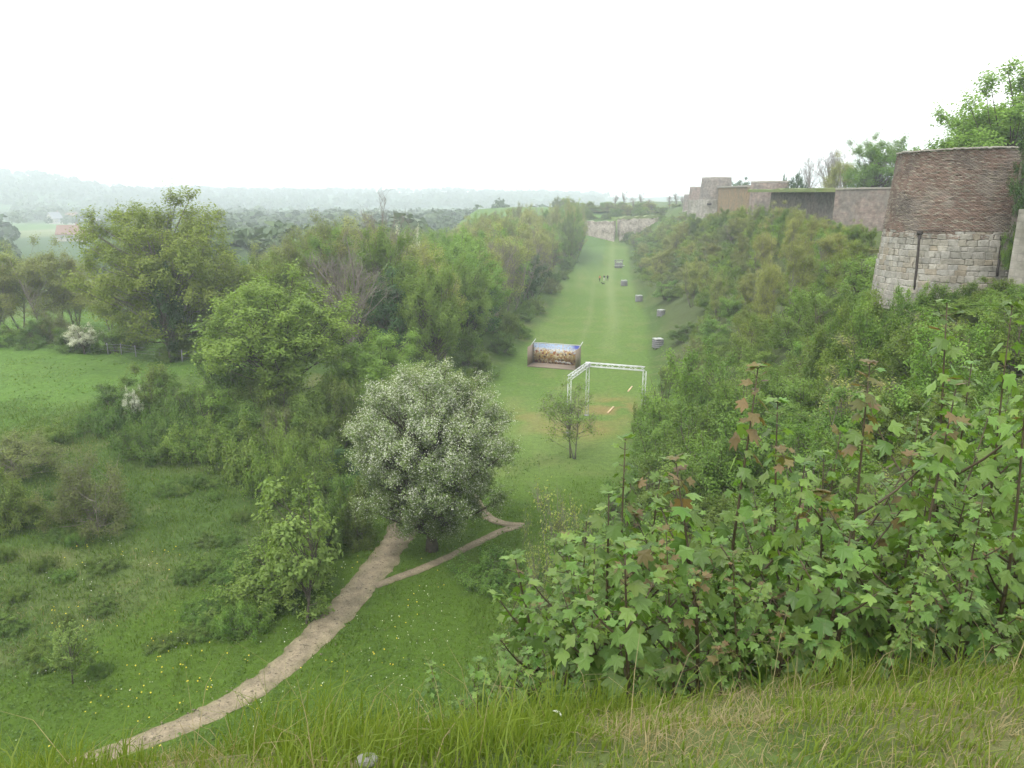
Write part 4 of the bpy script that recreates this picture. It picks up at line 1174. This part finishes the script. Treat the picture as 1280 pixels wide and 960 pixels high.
place_px('whitebush', 'hawthorn_bush', 'low white flowering hawthorn in the meadow hedge', 'bush', 100, 78.5, 404, 46)
for (u, Yd, vt, w, key) in ((150, 56, 478, 90, 'bush'), (185, 58, 452, 80, 'bush'), (130, 53, 498, 80, 'bramble'), (215, 56, 470, 70, 'shrub'), (245, 55, 485, 80, 'bush'), (205, 52, 500, 90, 'bramble'), (270, 54, 470, 80, 'shrub'), (300, 53, 490, 90, 'bush'), (345, 53, 500, 80, 'brown'), (390, 53, 505, 70, 'bush'), (250, 50, 520, 100, 'bramble'), (310, 49, 525, 110, 'bramble'), (180, 49, 522, 90, 'bramble'), (365, 48, 530, 70, 'bush'), (405, 46, 535, 70, 'shrub'), (390, 43, 565, 80, 'bush'), (345, 46, 545, 90, 'bramble'), (425, 43, 580, 70, 'bush'), (60, 50, 525, 70, 'bramble'), (400, 39, 610, 70, 'bush'), (440, 41, 600, 60, 'bush'), (290, 37, 690, 70, 'bramble'), (255, 33, 745, 60, 'bramble'), (300, 31.5, 745, 80, 'bramble'), (380, 36, 650, 60, 'shrub'), (290, 57, 440, 90, 'bush'), (350, 58, 450, 90, 'shrub'), (395, 57, 455, 80, 'bush'), (430, 56, 470, 70, 'bush'), (320, 56, 465, 90, 'shrub'), (270, 60, 430, 80, 'shrub'), (375, 55, 480, 80, 'bush')):
    lb = {'bush': 'leafy green bush on the scrubby left slope', 'shrub': 'upright pale bush on the scrubby left slope', 'bramble': 'low bramble mound on the scrubby left slope', 'brown': 'brown twiggy bush on the scrubby left slope'}[key]
    place_px(key, 'scrub_bush' if key != 'bramble' else 'bramble', lb, 'bush', u, Yd, vt, w, {'bush': 'green bushes', 'shrub': 'pale bushes', 'bramble': 'bramble mounds', 'brown': 'brown bushes'}[key] + ' on the left slope')
for k in range(70):
    u, v = float(RNG.uniform(-20, 420)), float(RNG.uniform(590, 860))
    p = pix_z(u, v, 2.5)
    for _ in range(3): p = pix_z(u, v, gz(p[0], p[1]))
    if path_dist(p[0], p[1]) < 2.2 or float(ditch_d(p[:1], p[1:2])[0]) > -4.5: continue
    key = 'bramble'
    place(key, 'weed_clump', 'low weedy tangle on the open rough slope' if key == 'bramble' else 'thin dry stems on the open rough slope', 'weeds', p[0], p[1], float(RNG.uniform(.4, .9)), float(RNG.uniform(.9, 2.2)), 'weedy tangles on the rough slope' if key == 'bramble' else 'dry stems on the rough slope')
place_px('whitebush', 'hawthorn_bush', 'small bush with white blossom among the slope bushes', 'bush', 163, 54.5, 484, 26)

# ------------------------------------------------------------------ scrub on the bank below the fortress
# highest row the scrub may reach, by picture column
SKY_R = ([640, 700, 760, 780, 800, 830, 870, 930, 1000, 1060, 1085, 1110, 1290], [560, 530, 480, 304, 284, 268, 263, 258, 264, 285, 300, 372, 365])
BK = {'bush': ('bank_bush', 'leafy green bush on the bank below the fortress', 'green bushes on the fortress bank'),
      'shrub': ('bank_shrub', 'upright fresh green shrub on the bank below the fortress', 'fresh shrubs on the fortress bank'),
      'yellow': ('bank_shrub', 'yellow green shrub on the bank below the fortress', 'yellow green shrubs on the fortress bank'),
      'olive': ('budding_tree', 'slender budding tree on the bank below the fortress', 'budding trees on the fortress bank'),
      'brown': ('thorn_bush', 'brown twiggy bush on the bank below the fortress', 'brown bushes on the fortress bank'),
      'bramble': ('bramble', 'low bramble mound on the bank below the fortress', 'brambles on the fortress bank'),
      'scraggy': ('twiggy_shrub', 'thin twiggy shrub on the bank below the fortress', 'twiggy shrubs on the fortress bank')}
placed = []
n = 0
tries = []
for k in range(5200):
    y = float(RNG.uniform(7, 290)) if k % 3 else float(RNG.uniform(7, 60))
    x = float(RNG.uniform(-2, 80)); tries.append((y, x))
for k in range(2600):
    y = float(RNG.uniform(55, 305)); tries.append((y, float(np.interp(y, PL[:, 1], PL[:, 0])) + float(RNG.uniform(11, 35))))
for (y, x) in tries:
    d = float(ditch_d(np.array([x]), np.array([y]))[0])
    if not (11.2 < d < 35): continue
    if math.hypot(x - TWR[0], y - TWR[1]) < 6.2: continue
    g = gz(x, y)
    u, v, dep = project(x, y, g + .8)
    if u < 655 or u > 1330: continue
    if x > TWR[0] - 4.5 and TWR[1] < y < 75 and u > 1090: continue
    if y < 45 and (u < np.interp(v, [440, 480, 520, 560, 600, 700, 800, 880], [850, 845, 840, 800, 770, 740, 730, 730])): continue
    sp = 1.7 if y < 25 else (2.2 if y < 60 else (2.9 if y < 120 else 4.1))
    if not far_enough(x, y, sp): continue
    r = RNG.random()
    if y < 60: key = 'bush' if r < .36 else ('shrub' if r < .64 else 'yellow' if r < .70 else 'shrub' if r < .80 else ('scraggy' if r < .88 else 'bramble'))
    else: key = 'bush' if r < .20 else ('shrub' if r < .42 else ('yellow' if r < .72 else ('olive' if r < .93 else 'brown')))
    H = {'bush': RNG.uniform(2., 3.6), 'shrub': RNG.uniform(2.6, 4.6), 'yellow': RNG.uniform(2.4, 4.2), 'olive': RNG.uniform(5, 8.), 'brown': RNG.uniform(2.4, 4.2), 'bramble': RNG.uniform(1.1, 1.8), 'scraggy': RNG.uniform(1.8, 3)}[key] * (.85 if y < 25 else 1.0)
    zmax = pix_y(u, np.interp(u, *SKY_R) + abs(RNG.normal(0, 6)), y)[2]
    H = min(H, zmax - g)
    if H < .7: continue
    Wb = (sp * (1.75 if y < 60 else 1.45) * RNG.uniform(.8, 1.25)) * (.75 if key == 'olive' else 1)
    vt_ = project(x, y, g + H)[1]; vb_ = project(x, y, g)[1]; wp = Wb * FPX / dep / 2
    if any(abs(u - uc) < wp + 11 and y < pix_z(uc, vc, .2)[1] + 2.5 and vt_ < vc + 3 and vb_ > vc - 22 for uc, vc in CRATES): continue
    nm, lb, gp = BK[key]
    zn = 'near the large bastion tower' if y < 62 else ('below the grey curtain wall' if y < 130 else 'below the tall grey tower')
    lb, gp = lb.replace('below the fortress', zn), gp + ' ' + zn
    place(key, nm, lb, 'tree' if key == 'olive' else 'bush', x, y, H, Wb, gp); n += 1
for (u, Yd, vt, w_) in ((1080, 35.5, 360, 70), (1108, 35.6, 358, 64), (1138, 35.4, 358, 64), (1165, 35.3, 354, 64), (1190, 35.4, 348, 60), (1218, 35.0, 346, 60), (1245, 34, 346, 70), (1278, 32, 350, 80), (1058, 38, 362, 70), (1095, 33, 374, 80), (1040, 41, 372, 70), (1128, 33, 372, 80), (1160, 33, 368, 80)):
    place_px('bush', 'wall_foot_bush', 'leafy bush hiding the foot of the large bastion tower', 'bush', u, Yd, vt, w_, 'bushes at the foot of the large bastion tower')
for u in np.arange(876, 1092, 9.5):
    u = float(u + RNG.normal(0, 3)); Yd = float(np.interp(u, [870, 895, 950, 1000, 1050, 1095], [196, 186, 132, 112, 96, 80])) - 6 - float(RNG.uniform(0, 8))
    vt = float(np.interp(u, [870, 900, 935, 985, 1010, 1045, 1070, 1095], [268, 262, 250, 256, 268, 276, 268, 284])) + float(RNG.uniform(-5, 8))
    key = ('yellow', 'shrub', 'olive', 'bush')[int(RNG.integers(0, 4))]
    place_px(key, 'wall_scrub', {'yellow': 'yellow green', 'shrub': 'fresh green', 'olive': 'budding twiggy', 'bush': 'leafy green'}[key] + ' scrub growing up against the far curtain walls', 'bush', u, Yd, vt, float(RNG.uniform(26, 44)), {'yellow': 'yellow green', 'shrub': 'fresh', 'olive': 'budding', 'bush': 'leafy'}[key] + ' scrub against the far walls')
print('bank', n)

# ------------------------------------------------------------------ sycamore saplings at the rampart's lip
def leaf_shape(seed):
    r = random.Random(seed)
    half = [(0, 1.0), (11, .74), (23, .53), (35, .72), (48, .89), (61, .65), (76, .47), (95, .58), (110, .58), (132, .40), (160, .26)]
    pts = [(a + r.uniform(-2, 2), q * r.uniform(.92, 1.08)) for a, q in half]
    full = pts + [(360 - a + r.uniform(-2, 2), q * r.uniform(.92, 1.08)) for a, q in half[:0:-1]]
    V = [(0, 0, 0)]
    droop, cup = r.uniform(.18, .4), r.uniform(-.1, .16)
    lobes = {0, 4, 8}
    for i, (a, q) in enumerate(full):
        t = math.radians(a)
        x, y = math.sin(t) * q * .98, math.cos(t) * q
        idx = i if i < 11 else 21 - i
        z = -droop * q * q + cup * abs(x) + (.05 if idx in lobes else -.045 if idx in (2, 6) else 0)
        V.append((x, y, z))
    n = len(full)
    F = [(0, 1 + (i + 1) % n, 1 + i) for i in range(n)]
    return V, F
LEAF = {}
for mat in ('syc', 'sycred'):
    LEAF[mat] = []
    for s in range(4):
        V, F_ = leaf_shape(s)
        me = bpy.data.meshes.new('leaf'); me.from_pydata(V, [], F_); me.materials.append(M[mat])
        a = me.attributes.new('tint', 'FLOAT', 'FACE'); a.data.foreach_set('value', np.full(len(F_), .15 + .28 * s, np.float32))
        for p in me.polygons: p.use_smooth = False
        LEAF[mat].append(me)
def sapling_plan(seed, H, lean=.1, nbr=4, size=.135, dens=1.0, low=.18):
    """-> stem builder and list of leaf transforms (pos, outward dir, size, height share)"""
    r = np.random.default_rng(seed)
    st = MB(); leaves = []
    def axis_(P, rad0, s0, phase):
        st.tube(P, np.linspace(rad0, .0035, len(P)), 5)
        seg = np.linalg.norm(np.diff(P, axis=0), axis=1); cum = np.concatenate([[0], np.cumsum(seg)]); Lt = cum[-1]
        s = Lt * s0; k = 0
        while s < Lt * 1.0:
            p = np.array([np.interp(s, cum, P[:, j]) for j in range(3)])
            share = s / Lt
            ax = unit(np.array([np.interp(min(s + .05, Lt), cum, P[:, j]) for j in range(3)]) - p + np.array([0, 0, 1e-4]))
            ph = phase + (k % 2) * math.pi / 2 + r.normal(0, .2)
            for sgn in (0, math.pi):
                if r.random() < .08: continue
                o = np.array([math.cos(ph + sgn), math.sin(ph + sgn), 0]); o = unit(o - ax * (o @ ax) * .6)
                pl = r.uniform(.07, .17) * (1.15 - .75 * share)
                tip = p + unit(o + np.array([0, 0, r.uniform(.15, .7)])) * pl
                st.twigs([p], [tip], [.0028], [.0018])
                leaves.append((tip, o, size * (1.15 - .5 * share ** 2) * r.uniform(.5, 1.18), share))
            s += r.uniform(.085, .15) * (1.1 - .55 * share) / dens; k += 1
        # whorl of young leaves at the tip
        for j in range(4):
            a = r.uniform(0, 6.28); o = np.array([math.cos(a), math.sin(a), 0])
            leaves.append((P[-1] + o * .02 + [0, 0, .01], o, size * r.uniform(.4, .7), 1.0))
    t = np.linspace(0, 1, 9)[:, None]
    az = r.uniform(0, 6.28)
    P = np.array([0, 0, -.1]) + t * np.array([math.cos(az) * lean * H, math.sin(az) * lean * H, H + .1]) + np.sin(t * 4) * r.normal(0, .02 * H, 3) * [1, 1, 0]
    axis_(P, .010 + .004 * H, low, r.uniform(0, 3))
    for b in range(nbr):
        s = r.uniform(.15, .7); p = np.array([np.interp(s, t[:, 0], P[:, j]) for j in range(3)])
        a = r.uniform(0, 6.28); L = H * r.uniform(.22, .42) * (1.1 - s * .6)
        q = np.linspace(0, 1, 6)[:, None]
        B = p + q * np.array([math.cos(a), math.sin(a), .55]) * L * .8 + q ** 2 * np.array([0, 0, L * .45])
        axis_(B, .007 + .001 * H, .3, r.uniform(0, 3))
    return st, leaves
def leaf_matrix(tip, o, size, share, r):
    dz = r.uniform(-1.3, -.2) if share < .93 else r.uniform(-.2, .8)
    yv = unit(np.array([o[0], o[1], dz]) + r.normal(0, .22, 3))
    nv = np.array([0, 0, 1.]) + o * r.uniform(0, .35) + r.normal(0, .22, 3)
    xv = unit(np.cross(yv, nv)); zv = np.cross(xv, yv)
    Mx = np.eye(4); Mx[:3, 0] = xv * size; Mx[:3, 1] = yv * size; Mx[:3, 2] = zv * size; Mx[:3, 3] = tip
    return Matrix(Mx.tolist())
PLAN = []
for i, (H, nbr, dens) in enumerate(((2.4, 7, 1.5), (2.0, 6, 1.5), (1.5, 5, 1.4), (2.7, 8, 1.45), (1.0, 3, 1.4), (1.8, 9, 1.5))):
    st, lv = sapling_plan(40 + i, H, .08 + .03 * (i % 3), nbr, .091, dens)
    r = np.random.default_rng(90 + i)
    PLAN.append((st.mesh('stem', M['redstem']), [(leaf_matrix(*l, r), int(r.integers(0, 4)), l[3]) for l in lv], H))
JOIN = []
for sm, lv, H in PLAN:
    Vs, Fs, Ts, n0 = [], [], [], 0
    for (Mx, v, share) in lv:
        me = LEAF['syc'][v]; A_ = np.array(Mx)
        co = np.array([q.co[:] for q in me.vertices]); Vs.append(co @ A_[:3, :3].T + A_[:3, 3])
        f = np.array([q.vertices[:] for q in me.polygons]); Fs.append(f + n0); n0 += len(co)
        Ts.append(np.full(len(f), RNG.random()))
    JOIN.append(mesh_np('foliage', np.concatenate(Vs), np.concatenate(Fs), M['syc'], tint=np.concatenate(Ts)))
def sapling(k, label, x, y, H, red=0., group=None, rz=None, tilt=(0, 0)):
    sm, lv, h0 = PLAN[k % len(PLAN)]
    s = H / h0
    sw = min(s, 1.05)
    t = thing('sycamore_sapling', label, 'sapling', (x, y, gz(x, y) - .03), float(RNG.uniform(0, 6.28)) if rz is None else rz, (sw, sw, s), group)
    t.rotation_euler[0], t.rotation_euler[1] = tilt
    obj('stem', sm, t)
    if y > 6.4:                                      # too far to pick single leaves apart: one mass of real leaves
        o = obj('foliage', JOIN[k % len(PLAN)], t); o['kind'] = 'stuff'
        return t
    for (Mx, v, share) in lv:
        bronze = RNG.random() < red * (.06 + 1.1 * (share > .78))
        o = obj('leaf', LEAF['sycred' if bronze else 'syc'][v], t)
        o.matrix_local = Mx
    return t
def sap_px(k, label, u, Yd, vtop, red=0., group=None, tilt=(0, 0)):
    p = pix_y(u, vtop, Yd)
    return sapling(k, label, p[0], Yd, max(p[2] - gz(p[0], Yd), .35), red, group, tilt=tilt)
sap_px(0, 'sapling with bronze tipped crown rising highest left of the leaning one', 945, 4.6, 446, .7)
sap_px(3, 'leaning sapling with rusty red topmost leaves', 1075, 4.2, 440, .7, tilt=(0, .06))
sap_px(0, 'broad green sapling rising just below the bastion tower base', 1268, 5.4, 380, .0)
sap_px(3, 'slim green sapling between the tallest one and the big leaved one', 1200, 5.2, 440, .0)
sap_px(0, 'sapling with big dark green leaves beside the leaning red tipped one', 1160, 4.0, 466, .1)
sap_px(3, 'tallest green sapling in front of the bastion tower', 1232, 4.7, 372, .05)
sap_px(1, 'sapling in front with red tip over a lush low crown', 862, 3.3, 655, .7)
sap_px(5, 'bushy bright green sapling with a thick lower crown at the lip', 945, 3.2, 690, .35)
sap_px(1, 'thin straight sapling above the narrow side path', 782, 4.4, 556, .05)
sap_px(2, 'pale sapling at the left end of the sapling row', 690, 3.9, 690, .05)
sap_px(4, 'single pale seedling in the tall lip grass', 592, 3.0, 812, .05)
sap_px(4, 'tiny seedling half sunk in the tall lip grass', 545, 2.9, 858, .0)
sap_px(2, 'short leafy sapling beside the dry grass', 1130, 3.1, 690, .05)
sap_px(5, 'lush dark sapling under the tallest green one', 1235, 3.3, 600, .05)
sap_px(1, 'slender sapling between the pale one and the red tipped one', 740, 3.7, 655, .1)
SAPG = 'green saplings crowding the bank below the lip'
ENV = ([640, 680, 720, 760, 830, 880, 940, 1000, 1080, 1160, 1200, 1240, 1290], [780, 680, 595, 560, 575, 555, 500, 520, 485, 490, 440, 405, 395])
placed = []
n = 0
for k in range(900):
    e = float(RNG.uniform(.7, 9.5)); x = float(RNG.uniform(.1, 9.5))
    y = 2.05 + .27 * x + e
    u, v, dep = project(x, y, gz(x, y) + .8)
    if u < 645 or u > 1320: continue
    if not far_enough(x, y, .48 if y < 5 else .78): continue
    vt = np.interp(u, *ENV) + abs(RNG.normal(0, 48)) + (25 if y < 4 else 0)
    p = pix_y(u, vt, y)
    H = min(p[2] - gz(x, y), RNG.uniform(2.4, 3.8))
    if H < .5: continue
    kk = 4 if H < 1.2 else (2 if H < 1.7 else int(RNG.choice([0, 1, 3, 5])))
    rd = float(RNG.choice([0, .04, .3], p=[.7, .26, .04]))
    lb = ('short ' if H < 1.3 else 'tall ' if H > 2.3 else '') + ('sycamore sapling with some bronze leaves' if rd > .2 else 'all green sycamore sapling') + (' close to the lip grass' if y < 4.6 else ' farther down the bank')
    sapling(kk, lb, x, y, H, rd if y < 6.4 else 0, SAPG); n += 1
    if n >= 90: break
print('saplings', n)

# ------------------------------------------------------------------ grass, weeds and flowers
def blades(base, h, lean, width, rng, curl=.5):
    """two segment blades: base (n,3), height (n), lean vector (n,2)"""
    n = len(base)
    a = rng.uniform(0, 6.28, n); sx = np.stack([np.cos(a), np.sin(a), np.zeros(n)], 1) * width[:, None] / 2
    l3 = np.concatenate([lean, np.zeros((n, 1))], 1)
    mid = base + l3 * .35 * h[:, None] + np.array([0, 0, 1]) * (h * .58)[:, None]
    tip = base + l3 * h[:, None] + np.array([0, 0, 1]) * (h * (1 - curl * np.clip(np.linalg.norm(lean, axis=1), 0, 1.4) * .55))[:, None]
    V = np.stack([base - sx, base + sx, mid + sx * .8, mid - sx * .8, tip], 1)
    i = np.arange(n)[:, None] * 5
    return V.reshape(-1, 3), i + np.array([[0, 1, 2, 3]]), i + np.array([[3, 2, 4]])
def grass_obj(name, label, base, h, lean, width, mat, seed):
    rng = np.random.default_rng(seed)
    V, F4, F3 = blades(base, h, lean, width, rng)
    t = np.clip(rng.normal(.5, .28, len(base)), 0, 1)
    o = obj(name, mesh_np(name, V, [F4, F3], M[mat], tint=np.concatenate([t, t])))
    return tag(o, label, 'grass', kind='stuff')
rg = np.random.default_rng(17)
# lip of the rampart
n = 120000
x = rg.uniform(-2.6, 5.2, n); y = rg.uniform(1.0, 4.6, n)
e = edge_e(x, y)
k = (e < 1.3) & (rg.random(n) < np.where(e > .3, .55, 1))
x, y, e = x[k], y[k], e[k]; n = len(x)
u, v, _ = project(x, y, 18.2)
dry = sstep(.38, .62, fbm(x * 1.7, y * 1.7, 123)) * .8 + .4 * sstep(650, 950, u)
tall = (1 - sstep(600, 760, u)) * sstep(-.6, -.05, e) * sstep(.35, .6, fbm(x * 1.9, y * 1.9, 141)) + .9 * sstep(.1, .6, e) * sstep(.45, .6, fbm(x * 2.3, y * 2.3, 131))
h = (.03 + .06 * rg.random(n)) + tall * .78 * (rg.random(n) < .42) * rg.uniform(.05, .30, n) * (.4 + .9 * fbm(x * 3, y * 3, 137))
isd = rg.random(n) < dry * .68 * (1 - .75 * np.clip(tall, 0, 1))
b = np.stack([x, y, hz(x, y) - .01], 1)
ln = rg.normal(0, .35, (n, 2)) + np.array([.15, -.05])
grass_obj('lip_grass', 'long bright green grass on the rampart lip', b[~isd], h[~isd], ln[~isd], rg.uniform(.003, .0075, (~isd).sum()), 'lipgrass', 1)
grass_obj('dry_grass', 'flattened dry straw among the grass on the rampart lip', b[isd], h[isd] * .8, ln[isd] * 2.6, rg.uniform(.002, .0045, isd.sum()), 'straw', 2)
# a few ripe stalks
n = 260
x = rg.uniform(-1.6, 3.5, n); y = 2.05 + .27 * x + rg.uniform(-.7, .9, n)
grass_obj('grass_stalk', 'thin pale dry stalks standing in the lip grass', np.stack([x, y, hz(x, y)], 1), rg.uniform(.15, .42, n), rg.normal(0, .5, (n, 2)), np.full(n, .0028), 'straw', 3)
# moat floor near the paths and the rough slope on the left
n = 240000
x = rg.uniform(-46, 16, n); y = rg.uniform(14, 62, n)
u, v, _ = project(x, y, np.zeros(n)); d = ditch_d(x, y)
k = (u > -60) & (u < 900) & (v < 1040) & (path_dist(x, y) > .25 - .75 * rg.random(n) ** 2.2) & (edge_e(x, y) > 9) & (rg.random(n) > sstep(40, 58, y) * (d > -9)) & (rg.random(n) > sstep(50, 61, y))
x, y, d = x[k], y[k], d[k]; n = len(x)
wild = sstep(6.0, 10, np.abs(d))
pn = fbm(x / 1.6, y / 1.6, 151); pn2 = fbm(x / 5, y / 5, 161)
h = .06 + .08 * rg.random(n) + wild * rg.uniform(.05, .30, n) * (.3 + 1.2 * pn) + (1 - wild) * .22 * sstep(.52, .7, pn) * rg.random(n)
b = np.stack([x, y, hz(x, y) - .02], 1)
ln = rg.normal(0, .45, (n, 2))
dryp = (rg.random(n) < .03 + .20 * wild * sstep(.55, .7, pn2))
grass_obj('moat_grass', 'rough green grass over the moat floor and left slope', b[~dryp], h[~dryp], ln[~dryp], rg.uniform(.018, .045, (~dryp).sum()), 'grass', 5)
grass_obj('moat_straw', 'pale dead grass mixed into the rough left slope', b[dryp], h[dryp] * .9, ln[dryp] * 1.8, rg.uniform(.012, .03, dryp.sum()), 'straw', 6)
# pebbles and clods trodden into the paths
pv_, sz_ = [], []
for Q in PATHS:
    for q in Q:
        m_ = int(rg.integers(3, 9)) if q[2] > .8 else int(rg.integers(1, 4))
        a_ = rg.normal(0, .30, (m_, 2)) * q[2]
        pv_.append(q[None, :2] + a_); sz_.append(rg.uniform(.015, .05, m_) * rg.uniform(.6, 1.5, m_))
pv_ = np.concatenate(pv_); sz_ = np.concatenate(sz_); n = len(pv_)
ctr = np.stack([pv_[:, 0], pv_[:, 1], hz(pv_[:, 0], pv_[:, 1]) + .08], 1)
oc = np.array([[1, 0, 0], [0, 1, 0], [-1, 0, 0], [0, -1, 0], [0, 0, .6], [0, 0, -.6]], float)
V = ctr[:, None] + oc[None] * sz_[:, None, None] * rg.uniform(.6, 1.4, (n, 6, 1))
F_ = (np.arange(n)[:, None, None] * 6 + np.array([[0, 1, 4], [1, 2, 4], [2, 3, 4], [3, 0, 4], [1, 0, 5], [2, 1, 5], [3, 2, 5], [0, 3, 5]])[None]).reshape(-1, 3)
tag(obj('pebbles', mesh_np('pebbles', V.reshape(-1, 3), F_, M['pebble'])), 'small pebbles and clods trodden into the earth paths', 'pebbles', kind='stuff')
# broad leaved weeds
n = 70000
x = rg.uniform(-46, 4, n); y = rg.uniform(16, 60, n)
d = ditch_d(x, y); u, v, _ = project(x, y, np.zeros(n))
cl = fbm(x / 2.4, y / 2.4, 171)
k = (u > -60) & (u < 720) & (v < 1000) & (path_dist(x, y) > .2) & (edge_e(x, y) > 10) & (cl > .47 + .12 * (np.abs(d) < 7))
x, y, cl = x[k], y[k], cl[k]; n = len(x)
pos = np.stack([x, y, hz(x, y) + rg.uniform(.03, .42, n) * sstep(.45, .7, cl)], 1)
V, F_ = leaf_cards(pos, np.array([0, 0, 1.]) + rg.normal(0, .5, (n, 3)), rg.uniform(.07, .19, n), rg, 1.6)
tag(obj('weeds', mesh_np('weeds', V, F_, M['weed'], tint=rg.random(n))), 'low leafy weeds and nettles on the left slope', 'weeds', kind='stuff')
def flowers(name, label, mat, n, size, seed, rng_u, thr):
    rg = np.random.default_rng(seed)
    x = rg.uniform(-24, 0, n * 12); y = rg.uniform(20, 40, n * 12)
    u, v, _ = project(x, y, np.zeros(len(x)))
    k = (u > rng_u[0]) & (u < rng_u[1]) & (v > rng_u[2]) & (v < 960) & (path_dist(x, y) > .25) & (fbm(x / 1.8, y / 1.8, seed) > thr) & (edge_e(x, y) > 13)
    x, y = x[k][:n], y[k][:n]
    pos = np.stack([x, y, hz(x, y) + rg.uniform(.14, .3, len(x))], 1)
    V, F_ = leaf_cards(pos, np.array([0, -.3, 1.]) + rg.normal(0, .3, (len(x), 3)), rg.uniform(.7, 1.2, len(x)) * size, rg, 1.1)
    tag(obj(name, mesh_np(name, V, F_, M[mat], tint=rg.random(len(x)))), label, 'flowers', kind='stuff')
flowers('buttercups', 'scattered yellow buttercups in the grass along the wide path', 'yellow', 190, .075, 201, (0, 560, 700), .52)
flowers('white_flowers', 'scattered small white flowers in the moat grass', 'white_petal', 220, .06, 207, (20, 640, 700), .55)

# meadow and moat turf farther out: taller tufts that catch the light
n = 60000
x = rg.uniform(-75, 26, n); y = rg.uniform(50, 120, n)
d = ditch_d(x, y); u, v, _ = project(x, y, np.zeros(n))
k = (u > -40) & (u < 830) & ((np.abs(d) < 9.5) | ((d < -28) & (fbm(x / 3, y / 3, 181) > .45)))
x, y, d = x[k], y[k], d[k]; n = len(x)
h = np.where(np.abs(d) < 9.5, .03 + .04 * rg.random(n), .06 + .12 * rg.random(n))
grass_obj('turf', 'short turf of the mown moat and the meadow', np.stack([x, y, hz(x, y) - .02], 1), h, rg.normal(0, 1.1, (n, 2)), np.where(np.abs(d) < 9.5, .05, .10), 'lipgrass', 9)

# stone and feather in the lip grass
p = pix_z(458, 945, 18.3)
bm = bmesh.new(); bmesh.ops.create_icosphere(bm, subdivisions=3, radius=.055)
for v_ in bm.verts:
    q = v_.co * 18
    v_.co *= .8 + .35 * float(vnoise(np.array([q.x + q.z * .7]), np.array([q.y - q.z * .4]), 5)[0])
    v_.co.z *= .6
me = bpy.data.meshes.new('field_stone'); bm.to_mesh(me); bm.free(); me.materials.append(M['stone'])
o = obj('field_stone', me); o.location = (p[0], p[1], gz(p[0], p[1]) + .035); o.scale = (.72, .58, .5)
tag(o, 'pale grey stone lying in the lip grass', 'stone')
p = pix_y(690, 893, 2.55)
mb = MB(); tt = np.linspace(0, 1, 9)
ctr = np.stack([tt * .075, tt * -.01, .02 + .018 * np.sin(tt * 3)], 1); wv = .011 * np.sin(tt * math.pi) ** .6 + .0006
Vf = np.concatenate([ctr + np.stack([0 * tt, wv, .004 + 0 * tt], 1), ctr, ctr - np.stack([0 * tt, wv, -.004 + 0 * tt], 1)])
Ff = [[j * 9 + i, j * 9 + i + 1, (j + 1) * 9 + i + 1, (j + 1) * 9 + i] for j in range(2) for i in range(8)]
mb.add(Vf, Ff); mb.tube(ctr - [0, 0, .001], .0012, 4)
o = mb.build('feather', M['white_petal']); o.location = (p[0], p[1], gz(p[0], p[1]) + .04); o.rotation_euler = (0, .2, -.5); o.scale = (.6, .6, .6)
tag(o, 'small white feather caught in the grass at the lip', 'feather')

# ------------------------------------------------------------------ distant woods, one mass in the haze
rw = np.random.default_rng(77)
n = 5200
ph = np.radians(rw.uniform(-40, 12, n)); R_ = 190 + 2000 * rw.random(n) ** 1.1
x, y = R_ * np.sin(ph), R_ * np.cos(ph)
d = ditch_d(x, y)
wm = fbm(x / 170, y / 170, 61, 3)
k = (d < -60) & ((wm > .475) | (rw.random(n) < .12) | (R_ > 1350)) & ~((np.abs(np.degrees(ph) + 31.5) < 2.6) & (R_ < 700))
x, y, R_ = x[k], y[k], R_[k]; n = len(x)
z = hz(x, y); Hh = rw.uniform(7, 15, n) * np.where(R_ < 420, .8, 1)
per = 60
dirs = unit(rw.normal(size=(n, per, 3))); dirs[..., 2] = np.abs(dirs[..., 2])
rad = Hh * rw.uniform(.38, .75, n)
pos = np.stack([x, y, z + Hh * .25], 1)[:, None] + dirs * np.stack([rad, rad, Hh * .75], 1)[:, None] * rw.uniform(.6, 1.08, (n, per, 1))
V, F_ = leaf_cards(pos.reshape(-1, 3), (dirs + rw.normal(0, .35, dirs.shape)).reshape(-1, 3), (np.repeat(rad, per) * rw.uniform(.35, .75, n * per)), rw, 1.2)
tag(obj('distant_wood', mesh_np('distant_wood', V, F_, M['farleaf'], tint=np.repeat(rw.random(n), per))), 'hazy woods spread over the far valley and hills', 'woods', kind='stuff')

# ------------------------------------------------------------------ haze over the whole place
mb = MB(); mb.box((0, 1450, 47.5), (6300, 3300, 155))
m, nt, out = newmat('haze')
pv = N(nt, 'ShaderNodeVolumePrincipled'); pv.inputs['Color'].default_value = (.79, .86, .92, 1)
pv.inputs['Density'].default_value = .0007
pv.inputs['Anisotropy'].default_value = .2
nt.links.new(pv.outputs[0], out.inputs['Volume'])
hzo = mb.build('haze', m)
hzo['kind'] = 'stuff'; hzo['label'] = 'pale spring haze lying over the valley'; hzo['category'] = 'haze'
